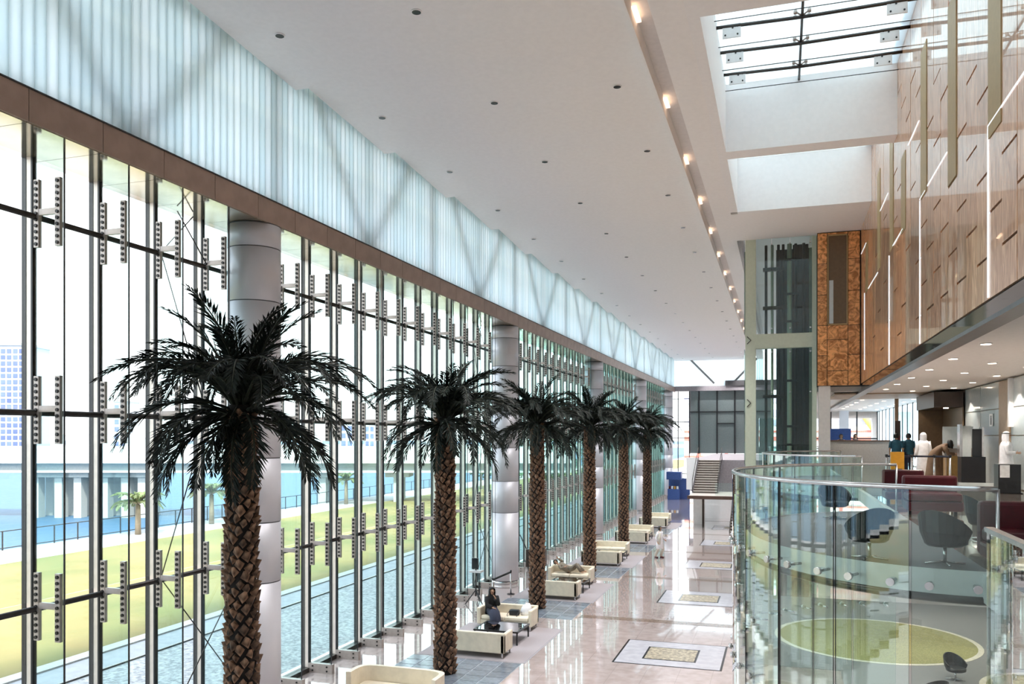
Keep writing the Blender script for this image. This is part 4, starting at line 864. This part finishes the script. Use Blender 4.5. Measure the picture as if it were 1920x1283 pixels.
# ================================================================== PEOPLE
def skin_body(name, J, E, mats, parent, root='pelvis'):
    names = list(J); idx = {n_: i for i, n_ in enumerate(names)}
    me = bpy.data.meshes.new(name); me.from_pydata([J[n_][0] for n_ in names], [(idx[a], idx[b_]) for a, b_ in E], []); me.update()
    o = put(name, me, parent); sm = o.modifiers.new('skin', 'SKIN'); sm.use_smooth_shade = True
    lay = me.skin_vertices[0] if me.skin_vertices else None
    for n_ in names:
        sv = lay.data[idx[n_]]; rr_ = J[n_][1]; sv.radius = (rr_, rr_) if not isinstance(rr_, tuple) else rr_; sv.use_root = (n_ == root)
    sb = o.modifiers.new('sub', 'SUBSURF'); sb.levels = 1; sb.render_levels = 2
    me.materials.append(MATS[mats]); return o
def ensure_skin(me):
    pass
def hand(J, E, tagn, wrist, d, side):
    d = Vector(d).normalized(); wv = Vector(wrist); pal = wv + d * 0.06; J['palm' + tagn] = (tuple(pal), 0.026); E.append(('wrist' + tagn, 'palm' + tagn))
    lat = d.cross(Vector(side)).normalized()
    for k, (off, L) in enumerate(((-0.027, 0.055), (-0.009, 0.068), (0.009, 0.072), (0.027, 0.062))):
        a = pal + lat * off + d * 0.035; b_ = a + (d + Vector(side) * 0.35).normalized() * L
        J['k%d' % k + tagn] = (tuple(a), 0.0095); J['f%d' % k + tagn] = (tuple(b_), 0.007); E += [('palm' + tagn, 'k%d' % k + tagn), ('k%d' % k + tagn, 'f%d' % k + tagn)]
    a = wv + d * 0.03 + lat * 0.035; J['th' + tagn] = (tuple(a), 0.010); J['tt' + tagn] = (tuple(a + (d * 0.7 + lat * 0.6).normalized() * 0.05), 0.008); E += [('palm' + tagn, 'th' + tagn), ('th' + tagn, 'tt' + tagn)]
def person(label, loc, rz, P, group=None):
    """P: joint positions (facing -y). builds one continuous body mesh plus face details"""
    o = empty('person', loc, rz); tag(o, label, 'person', group)
    J = {}; E = []
    rad = dict(pelvis=.125, spine=.12, chest=.135, neck=.052, jaw=.066, head=.092, crown=.07, shL=.06, shR=.06, elL=.043, elR=.043, wristL=.027, wristR=.027, hipL=.09, hipR=.09, knL=.062, knR=.062, anL=.04, anR=.04, toeL=.034, toeR=.034)
    for k_, p in P.items(): J[k_] = (p, rad[k_])
    E += [('pelvis', 'spine'), ('spine', 'chest'), ('chest', 'neck'), ('neck', 'jaw'), ('jaw', 'head'), ('head', 'crown')]
    for s_ in 'LR':
        E += [('chest', 'sh' + s_), ('sh' + s_, 'el' + s_), ('el' + s_, 'wrist' + s_), ('pelvis', 'hip' + s_), ('hip' + s_, 'kn' + s_), ('kn' + s_, 'an' + s_), ('an' + s_, 'toe' + s_)]
        d = Vector(P['wrist' + s_]) - Vector(P['el' + s_]); hand(J, E, s_, P['wrist' + s_], d, (1, 0, 0) if s_ == 'R' else (-1, 0, 0))
    me_o = None
    names = list(J); idx = {n_: i for i, n_ in enumerate(names)}
    bm = bmesh.new(); lay = bm.verts.layers.skin.verify()
    vs = []
    for n_ in names:
        v = bm.verts.new(J[n_][0]); v[lay].radius = (J[n_][1], J[n_][1]); v[lay].use_root = (n_ == 'pelvis'); vs.append(v)
    for a, b_ in E: bm.edges.new((vs[idx[a]], vs[idx[b_]]))
    me = bpy.data.meshes.new('body'); bm.to_mesh(me); bm.free(); me.materials.append(MATS['skin'])
    bo = put('body', me, o); md = bo.modifiers.new('skin', 'SKIN'); md.use_smooth_shade = True
    sb = bo.modifiers.new('sub', 'SUBSURF'); sb.levels = 1; sb.render_levels = 1
    hd = Vector(P['head']); fwd = (Vector(P['face']) if 'face' in P else Vector((0, -1, 0)))
    return o
def face(o, head, fwd):
    head = Vector(head); f = Vector(fwd).normalized(); s_ = f.cross(Vector((0, 0, 1))).normalized(); u = s_.cross(f)
    MB().tube([head + f * 0.075 + u * 0.01, head + f * 0.115 - u * 0.02], [0.008, 0.015], 6).build('nose', 'skin', o)
    for k in (-1, 1):
        c_ = head + f * 0.083 + s_ * (0.032 * k) + u * 0.018; MB().tube([c_, c_ + f * 0.008], 0.010, 6).build('eye', 'hair_black', o)
        c_ = head + s_ * (0.088 * k); MB().tube([c_ - s_ * 0.005 * k, c_ + s_ * 0.014 * k], 0.024, 8).build('ear', 'skin', o)
    c_ = head + f * 0.085 - u * 0.045; MB().tube([c_ - s_ * 0.022, c_ + s_ * 0.022], 0.006, 6).build('mouth', 'red_leather', o)
def dome(o, name, mt, head, r, back=0.02, drop=0.0, n=16, up=Vector((0, 0, 1)), fwd=Vector((0, -1, 0)), open_face=True):
    """hair or scarf shell around the head, open at the face"""
    head = Vector(head); f = fwd.normalized(); s_ = f.cross(up).normalized(); m_ = MB(); R_ = 8; ring = []
    for i in range(R_ + 1):
        ph = math.pi * 0.5 * (1 - i / R_ * 1.35); rw = []
        for j in range(n + 1):
            an = R(50) + R(260) * j / n if (open_face and i > 3) else 2 * math.pi * j / n
            rw.append(head + (f * math.cos(an) + s_ * math.sin(an)) * (r * max(0.15, math.cos(ph)) if i else 0.001) + up * (r * 1.12 * math.sin(ph)) - f * back - (up * drop * max(0, i - 5) / 3))
        ring.append(rw)
    for a, b_ in zip(ring[:-1], ring[1:]):
        for j in range(n): m_.quad([a[j], a[j + 1], b_[j + 1], b_[j]], 0, True)
    return m_.build(name, mt, o)
STAND = dict(pelvis=(0, 0, .95), spine=(0, .01, 1.13), chest=(0, 0, 1.31), neck=(0, .01, 1.47), jaw=(0, -.02, 1.55), head=(0, -.01, 1.63), crown=(0, 0, 1.70),
             shL=(.17, 0, 1.41), shR=(-.17, 0, 1.41), elL=(.23, .04, 1.13), elR=(-.23, .04, 1.13), wristL=(.25, -.05, .90), wristR=(-.25, -.05, .90),
             hipL=(.09, 0, .90), hipR=(-.09, 0, .90), knL=(.10, -.02, .49), knR=(-.10, -.02, .49), anL=(.10, .02, .08), anR=(-.10, .02, .08), toeL=(.11, -.13, .035), toeR=(-.11, -.13, .035))
def sleeves(o, P, mt, r0=0.085, r1=0.06, end=0.92):
    for s_ in 'LR':
        a, b_, c_ = Vector(P['sh' + s_]), Vector(P['el' + s_]), Vector(P['wrist' + s_])
        MB().tube([a, a.lerp(b_, .5), b_, b_.lerp(c_, end)], [r0, r0 * .9, r0 * .8, r1], 10).build('sleeve', mt, o)
def trousers(o, P, mt):
    for s_ in 'LR':
        a, b_, c_ = Vector(P['hip' + s_]), Vector(P['kn' + s_]), Vector(P['an' + s_])
        MB().tube([a + Vector((0, 0, .06)), a.lerp(b_, .5), b_, c_ + Vector((0, 0, .02))], [.125, .105, .085, .07], 12).build('trouser_leg', mt, o)
def shoes(o, P, mt):
    for s_ in 'LR':
        a, t_ = Vector(P['an' + s_]), Vector(P['toe' + s_]); a = Vector((a.x, a.y + 0.03, 0.04))
        MB().tube([a, a.lerp(Vector((t_.x, t_.y, .045)), .6), Vector((t_.x, t_.y - .03, .035))], [.045, .05, .035], 8).build('shoe', mt, o)

# man in a long white robe at the right
P = dict(STAND); P.update(wristR=(-.14, -.24, 1.12), elR=(-.24, -.03, 1.12))
o = person('man in a long white robe and white headscarf at the right by the black plinth', (6.35, 27.8, MZ), R(75), P); face(o, P['head'], (0, -1, 0))
MB().loft([(0, 0, .05, .30, .27), (0, 0, .3, .27, .24), (0, 0, .7, .235, .20), (0, 0, .95, .215, .18), (0, .01, 1.15, .205, .17), (0, .01, 1.32, .215, .17), (0, .01, 1.42, .19, .13), (0, .01, 1.48, .08, .075)], 20).build('robe', 'cloth_white', o)
sleeves(o, P, 'cloth_white'); dome(o, 'headscarf', 'cloth_white', P['head'], .118, .015, .16); MB().tube([(0.112 * math.cos(a), -.0 + 0.112 * math.sin(a), 1.70) for a in [2 * math.pi * i / 16 for i in range(17)]], .012, 6).build('head_cord', 'hair_black', o); shoes(o, P, 'wood_dark')
# man in a brown robe bending over the gold cabinet
P = dict(STAND); P.update(spine=(0, -.07, 1.10), chest=(0, -.24, 1.22), neck=(0, -.38, 1.30), jaw=(0, -.46, 1.32), head=(0, -.52, 1.36), crown=(0, -.56, 1.41), shL=(.17, -.28, 1.26), shR=(-.17, -.28, 1.26), elL=(.22, -.40, 1.02), elR=(-.22, -.40, 1.02), wristL=(.17, -.60, 1.0), wristR=(-.17, -.60, 1.0))
o = person('man in a brown cloak bending over the golden cabinet', (5.05, 31.7, MZ), R(90), P); face(o, P['head'], (0, -.8, -.6))
MB().loft([(0, .02, .05, .30, .30), (0, .02, .4, .26, .25), (0, .02, .8, .23, .20), (0, .0, .98, .22, .19), (0, -.08, 1.12, .21, .18), (0, -.22, 1.26, .20, .15), (0, -.33, 1.34, .13, .10), (0, -.37, 1.37, .06, .05)], 18).build('cloak', 'cloth_brown', o)
sleeves(o, P, 'cloth_brown'); dome(o, 'headscarf', 'hair_black', P['head'], .115, .02, .1, fwd=Vector((0, -1, -.3))); shoes(o, P, 'wood_dark')
# person in white robe behind the belt
P = dict(STAND)
o = person('tall person in a white robe standing before the glass leaf', (4.95, 33.4, MZ), R(190), P); face(o, P['head'], (0, -1, 0))
MB().loft([(0, 0, .04, .26, .23), (0, 0, .6, .22, .19), (0, 0, 1.0, .205, .165), (0, 0, 1.32, .21, .16), (0, .01, 1.42, .18, .12), (0, .01, 1.5, .08, .07)], 18).build('robe', 'cloth_white', o)
sleeves(o, P, 'cloth_white'); dome(o, 'headscarf', 'cloth_white', P['head'], .118, .015, .18); shoes(o, P, 'wood_dark')
# staff in blue shirts
for i, x in enumerate((4.55, 5.05)):
    P = dict(STAND); o = person(['left', 'right'][i] + ' of two far staff members in teal shirts and dark trousers', (x, 37.5 + 0.3 * i, MZ), R(170 + 30 * i), P, 'staff in teal shirts'); face(o, P['head'], (0, -1, 0))
    MB().loft([(0, 0, .86, .20, .155), (0, 0, 1.1, .19, .15), (0, 0, 1.3, .21, .155), (0, .01, 1.42, .18, .11), (0, .01, 1.48, .07, .065)], 16).build('shirt', 'cloth_teal', o)
    sleeves(o, P, 'cloth_teal', end=-0.2); trousers(o, P, 'cloth_navy'); dome(o, 'hair', 'hair_black', P['head'], .104, .012, .03); shoes(o, P, 'black_plastic')
# walker in pale clothes in the hall
P = dict(STAND); P.update(knL=(.10, -.14, .50), anL=(.10, .0, .10), toeL=(.11, -.15, .05), knR=(-.10, .05, .49), anR=(-.10, .22, .12), toeR=(-.11, .09, .035), elR=(-.22, .10, 1.13), wristR=(-.22, .02, .9), wristL=(.2, -.18, 1.0))
o = person('standing person in long pale shirt and trousers on the polished floor', (-6.25, 45.2, 0), R(70), P); face(o, P['head'], (0, -1, 0))
MB().loft([(0, 0, .52, .24, .20), (0, 0, .8, .21, .175), (0, 0, 1.1, .19, .155), (0, 0, 1.3, .205, .155), (0, .01, 1.42, .175, .11), (0, .01, 1.48, .07, .065)], 16).build('tunic', 'cloth_white', o)
MB().loft([(-.19, -.05, .75, .03, .08), (-.21, -.06, 1.1, .035, .11), (-.15, -.05, 1.4, .05, .10)], 10).build('waistcoat_side', 'cloth_cream', o)
sleeves(o, P, 'cloth_white'); trousers(o, P, 'cloth_cream'); dome(o, 'hair', 'hair_black', P['head'], .106, .012, .05); shoes(o, P, 'red_leather')
# woman in black sitting on the sofa
SIT = dict(pelvis=(0, .06, .55), spine=(0, .04, .74), chest=(0, .0, .93), neck=(0, -.03, 1.09), jaw=(0, -.07, 1.16), head=(0, -.07, 1.24), crown=(0, -.05, 1.31),
           shL=(.16, -.01, 1.03), shR=(-.16, -.01, 1.03), elL=(.20, -.16, .80), elR=(-.20, -.14, .78), wristL=(.07, -.24, 1.02), wristR=(-.06, -.36, .72),
           hipL=(.09, .03, .54), hipR=(-.09, .03, .54), knL=(.10, -.42, .52), knR=(-.10, -.42, .52), anL=(.10, -.46, .10), anR=(-.10, -.46, .10), toeL=(.10, -.60, .04), toeR=(-.10, -.60, .04))
P = dict(SIT)
o = person('woman in a long black robe and headscarf sitting on the cream sofa', (-9.55, 27.08, 0.01), R(34), P); face(o, P['head'], (0, -1, 0))
m_ = MB(); m_.loft([(0, .05, .44, .23, .20), (0, .05, .60, .22, .19), (0, .04, .80, .19, .16), (0, .0, .98, .20, .145), (0, -.02, 1.06, .16, .11), (0, -.03, 1.13, .075, .07)], 18); m_.build('robe_top', 'black_fabric', o)
m_ = MB(); m_.tube([(0, .1, .55), (0, -.15, .55), (0, -.40, .52), (0, -.50, .40), (0, -.50, .20), (0, -.51, .05)], [.19, .20, .19, .19, .20, .23], 16); m_.build('robe_skirt', 'cloth_navy', o)
sleeves(o, P, 'black_fabric', .095, .08); dome(o, 'headscarf', 'black_fabric', P['head'], .125, .02, .18); MB().loft([(0, .02, .92, .19, .13), (0, .0, 1.05, .15, .12), (0, -.01, 1.16, .10, .09)], 14).build('scarf_drape', 'black_fabric', o); shoes(o, P, 'black_plastic')
# reclining person on the second facing sofa
P = dict(pelvis=(0.05, .05, .56), spine=(-.14, .08, .64), chest=(-.32, .1, .74), neck=(-.46, .1, .82), jaw=(-.52, .07, .86), head=(-.58, .08, .90), crown=(-.64, .09, .93), shL=(-.36, -.04, .78), shR=(-.40, .2, .80), elL=(-.26, -.2, .66), elR=(-.30, .22, .92), wristL=(-.08, -.22, .74), wristR=(-.44, .1, 1.05),
         hipL=(.10, -.02, .54), hipR=(.10, .12, .55), knL=(.42, -.08, .86), knR=(.46, .12, .80), anL=(.66, -.10, .52), anR=(.72, .10, .52), toeL=(.80, -.12, .54), toeR=(.86, .12, .54))
o = person('person in loose olive clothes reclining with raised knees on the cream sofa', (-9.15, 36.22, 0.01), R(0), P); face(o, P['head'], (.2, -.9, .2))
m_ = MB(); m_.tube([(.08, .05, .57), (-.12, .08, .66), (-.32, .1, .76), (-.43, .1, .81)], [.17, .16, .17, .09], 14); m_.build('shirt', 'cloth_olive', o)
sleeves(o, P, 'cloth_olive', .075, .06); trousers(o, P, 'cloth_olive'); dome(o, 'hair', 'hair_black', P['head'], .106, .0, .03, up=Vector((-.7, 0, .7)), fwd=Vector((.3, -.9, .2)))
# bags beside the woman
hb = empty('handbag', (-8.72, 27.1, 0.45)); tag(hb, 'black handbag with long strap on the sofa seat', 'bag')
MB().rbox(-.18, .18, -.10, .10, 0.0, .2, .05).build('body', 'black_plastic', hb); MB().tube([(-.16, -.08, .15), (-.2, -.22, .05), (-.1, -.33, -.1), (.05, -.34, -.12), (.14, -.3, -.05), (.16, -.08, .14)], .012, 6).build('strap', 'black_plastic', hb)
tb = empty('tote_bag', (-8.35, 27.25, 0.45)); tag(tb, 'slumped white cloth bag beside the black handbag', 'bag')
MB().loft([(0, 0, 0, .19, .10), (.0, 0, .12, .21, .12), (.02, .02, .28, .17, .09), (.05, .04, .40, .08, .04)], 14).build('body', 'cloth_white', tb); MB().tube([(-.05, 0, .33), (.02, 0, .47), (.1, 0, .36)], .012, 6).build('handle', 'cloth_white', tb)
# crates of heads behind the counter: two far visitors
for i, x in enumerate((3.05, 3.75)):
    P = dict(STAND); o = person(['left', 'right'][i] + ' of two dark haired visitors hidden behind the reception counter', (x, 47.2, MZ), R(10), P, 'visitors behind the counter'); face(o, P['head'], (0, -1, 0))
    MB().loft([(0, 0, .5, .21, .17), (0, 0, 1.1, .19, .15), (0, 0, 1.3, .21, .155), (0, .01, 1.42, .18, .11), (0, .01, 1.48, .07, .065)], 14).build('shirt', 'cloth_navy', o); sleeves(o, P, 'cloth_navy'); trousers(o, P, 'cloth_navy'); dome(o, 'hair', 'hair_black', P['head'], .106, .01, .05); shoes(o, P, 'black_plastic')

# ================================================================== OUTSIDE
def ground(name, mt, x0, x1, y0, y1, z0, z1, label, cat): return struct(bx(name, mt, None, x0, x1, y0, y1, z0, z1), label, cat)
ground('ground_gravel', 'gravel', -18.3, -13.2, -40, 200, -0.4, -0.05, 'pale gravel bed along the outside of the facade', 'gravel')
ground('ground_edge', 'inlay_black', -18.36, -18.3, -40, 200, -0.4, 0.0, 'thin dark edging between gravel and pavement', 'edging')
ground('ground_pavement', 'pavement', -19.7, -18.36, -40, 200, -0.4, -0.03, 'grey paved strip beside the lawn', 'pavement')
ground('ground_kerb', 'kerb', -20.2, -19.7, -40, 200, -0.4, 0.02, 'pale kerb at the lawn edge', 'kerb')
ground('ground_lawn', 'lawn', -38.3, -20.2, -60, 240, -0.5, 0.0, 'mown lawn outside the glass facade', 'lawn')
ground('ground_promenade', 'promenade', -43.2, -38.3, -80, 300, -2.0, -0.02, 'pale promenade path between lawn and water', 'path')
ground('ground_plaza', 'promenade', -13.2, 80, 96.3, 240, -0.5, -0.05, 'paved plaza beyond the far end', 'pavement')
ground('ground_sea', 'sea', -1400, -43.2, -700, 1500, -3.0, -1.6, 'blue sea water beyond the promenade', 'sea')
pr = empty('promenade_railing', (-42.9, 0, 0)); tag(pr, 'thin metal railing along the waterfront promenade', 'railing')
for k in range(60): bx('post', 'rail_dark', pr, -0.03, 0.03, 22 + 1.8 * k, 22.06 + 1.8 * k, 0, 1.1)
for z in (1.1, 0.12): bx('rail', 'rail_dark', pr, -0.025, 0.025, 22, 130, z - 0.025, z + 0.025)
D_ = 82.0
rv = Vector((math.cos(TH), math.sin(TH), 0)); fv = Vector((-math.sin(TH), math.cos(TH), 0))
br = empty('road_bridge', tuple(fv * D_), TH); tag(br, 'long white concrete road bridge across the water', 'bridge')
bx('parapet', 'concrete_white', br, -75, 6, 0, 0.4, 3.95, 5.65); bx('girder', 'concrete_grey', br, -75, 6, 0.8, 5.6, 3.2, 3.95); bx('fascia_edge', 'concrete_white', br, -75, 6, 0.6, 0.8, 3.0, 3.25); bx('deck', 'concrete_white', br, -75, 6, 0.4, 6.0, 3.95, 4.4)
bx('parapet', 'concrete_white', br, -75, 6, 6.0, 6.4, 3.95, 5.5)
for u in (66, 110, 146, 196, 235, 266, 604, 745):
    x = (u - CXP) / FPX * (D_ + 1.5); p_ = MB(); p_.box(x - 0.38, x + 0.38, 1.4, 2.6, -2.0, 2.5); p_.box(x - 1.2, x + 1.2, 1.2, 5.2, 2.5, 3.2); p_.box(x - 0.38, x + 0.38, 4.0, 5.0, -2.0, 2.5); p_.build('pier', 'concrete_grey', br)
def tower(u0, u1, vtop, d, label, name, nx, nz, wall='tower_wall'):
    s_ = d / FPX; x0, x1 = (u0 - CXP) * s_, (u1 - CXP) * s_; zt = EYE + (HYP - vtop) * s_
    o = empty(name, tuple(fv * d), TH); tag(o, label, 'building'); bx('wall', wall, o, x0, x1, 0, 18, -2, zt)
    if nx:
        cw, chh = (x1 - x0) / nx, (zt - 1.0) / nz; me = MB().box(-cw * 0.36, cw * 0.36, -0.15, 0.0, -chh * 0.33, chh * 0.33).mesh('window', 'tower_pane')
        for i in range(nx):
            for j in range(nz): put('window', me, o, (x0 + cw * (i + .5), 0, chh * (j + .5)))
    bx('roof', 'concrete_grey', o, x0 - 0.4, x1 + 0.4, -0.4, 18.4, zt, zt + 1.0)
tower(-46, 46, 648, 330, 'tall office tower with a grid of blue windows at the left edge', 'office_tower', 8, 17)
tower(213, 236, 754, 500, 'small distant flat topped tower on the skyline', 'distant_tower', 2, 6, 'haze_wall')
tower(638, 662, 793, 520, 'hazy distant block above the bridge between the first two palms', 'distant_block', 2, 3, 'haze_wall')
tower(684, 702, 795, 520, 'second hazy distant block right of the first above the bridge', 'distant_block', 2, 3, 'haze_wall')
rg = random.Random(11)
for i, u in enumerate((-30, 62, 96, 132, 152, 182, 206, 255, 292, 330, 566, 590, 720, 760, 800)):
    s_ = 600 / FPX; wpx = rg.uniform(14, 34); hpx = rg.uniform(5, 15)
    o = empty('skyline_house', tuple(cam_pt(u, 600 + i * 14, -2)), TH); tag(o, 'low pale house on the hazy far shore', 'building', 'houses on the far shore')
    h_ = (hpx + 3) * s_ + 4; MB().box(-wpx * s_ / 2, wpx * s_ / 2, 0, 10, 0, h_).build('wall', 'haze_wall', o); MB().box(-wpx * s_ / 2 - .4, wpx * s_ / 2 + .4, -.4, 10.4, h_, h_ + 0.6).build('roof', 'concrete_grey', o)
o = bx('ground_far_shore', 'promenade', None, -900, 500, 600, 760, -2, -0.5); o.rotation_euler = (0, 0, TH); struct(o, 'far shore strip across the water', 'shore')
FML = [frond_mesh('frond', R(60), R(95), 1.7, 21, .38, ('trunk_light', 'frond_light')), frond_mesh('frond', R(30), R(90), 1.7, 22, .38, ('trunk_light', 'frond_light'))]
for i, (x, y, h_) in enumerate(((-41.3, 45.3, 2.0), (-41.0, 52.5, 2.2), (-40.5, 72, 2.2))):
    o = empty('outdoor_palm', (x, y, 0)); tag(o, ['left pale green young palm by the promenade railing', 'right pale green young palm by the promenade railing', 'farther pale green young palm along the promenade'][i], 'palm', 'young palms on the promenade')
    MB().tube([(0, 0, 0), (0, 0, h_)], [.2, .16], 10).build('trunk', 'trunk_light', o)
    for k in range(26):
        a = 2.4 * k; put('frond', FML[k % 2], o, (0, 0, h_), (rg.uniform(-.2, .2), 0, a), (1.15, 1.15, 1.15))
def leafy(name, label, loc, rx, rz, trunk_h, seed, n=700):
    r_ = random.Random(seed); o = empty(name, loc); tag(o, label, 'tree', 'trees beyond the lawn'); m_ = MB()
    for k in range(n):
        v = Vector((r_.gauss(0, 1), r_.gauss(0, 1), r_.gauss(0, 1))).normalized() * r_.uniform(.55, 1.0); c_ = Vector((v.x * rx, v.y * rx, trunk_h + rz + v.z * rz))
        a = Vector((r_.gauss(0, 1), r_.gauss(0, 1), r_.gauss(0, 1))).normalized(); b_ = a.orthogonal().normalized(); s_ = r_.uniform(.12, .3)
        m_.quad([c_ - a * s_, c_ + b_ * s_ * .6, c_ + a * s_, c_ - b_ * s_ * .6])
    m_.build('crown', 'leaf_green', o); MB().tube([(0, 0, 0), (0, 0, trunk_h + rz * .5)], [.2, .1], 8).build('trunk', 'trunk_light', o)
TL = ['broad leafy tree on the lawn behind the third palm', 'round leafy tree behind the third column', 'tall leafy tree left of the far columns', 'low leafy tree beside the far promenade', 'leafy tree seen between the fourth and fifth columns', 'leafy tree beyond the end of the lawn', 'small leafy tree near the far kerb']
for i, (x, y, rx, rz) in enumerate(((-30, 92, 3.6, 2.6), (-25, 106, 3.6, 2.8), (-33, 118, 4.2, 3.2), (-36, 98, 2.6, 1.8), (-22.5, 126, 3.5, 3.0), (-28, 140, 4.5, 3.6), (-24, 88, 2.0, 1.6))): leafy('leafy_tree', TL[i], (x, y, 0), rx, rz, 1.4, 40 + i)
bd = empty('striped_building', (-14, 128, 0)); tag(bd, 'white building with red and violet bands beyond the far end', 'building')
bx('wall', 'concrete_white', bd, 0, 46, 0, 10, 0, 15)
for z0, z1, mt_ in ((9.6, 10.6, 'violet_band'), (8.3, 9.1, 'violet_band'), (11.6, 12.8, 'violet_band'), (7.2, 7.5, 'red_band'), (6.0, 6.6, 'red_band'), (3.4, 3.7, 'red_band')): bx('band', mt_, bd, 0, 46, -0.15, 0, z0, z1)
for x in range(2, 46, 4): bx('pilaster', 'red_band', bd, x, x + 0.5, -0.12, 0, 0.0, 5.5)
for i in range(2): MB().tube([(24 + 5 * i, -0.3, 11.5), (28 + 5 * i, -0.3, 5.5)], 0.4, 6).build('yellow_brace', 'yellow_paint', bd)
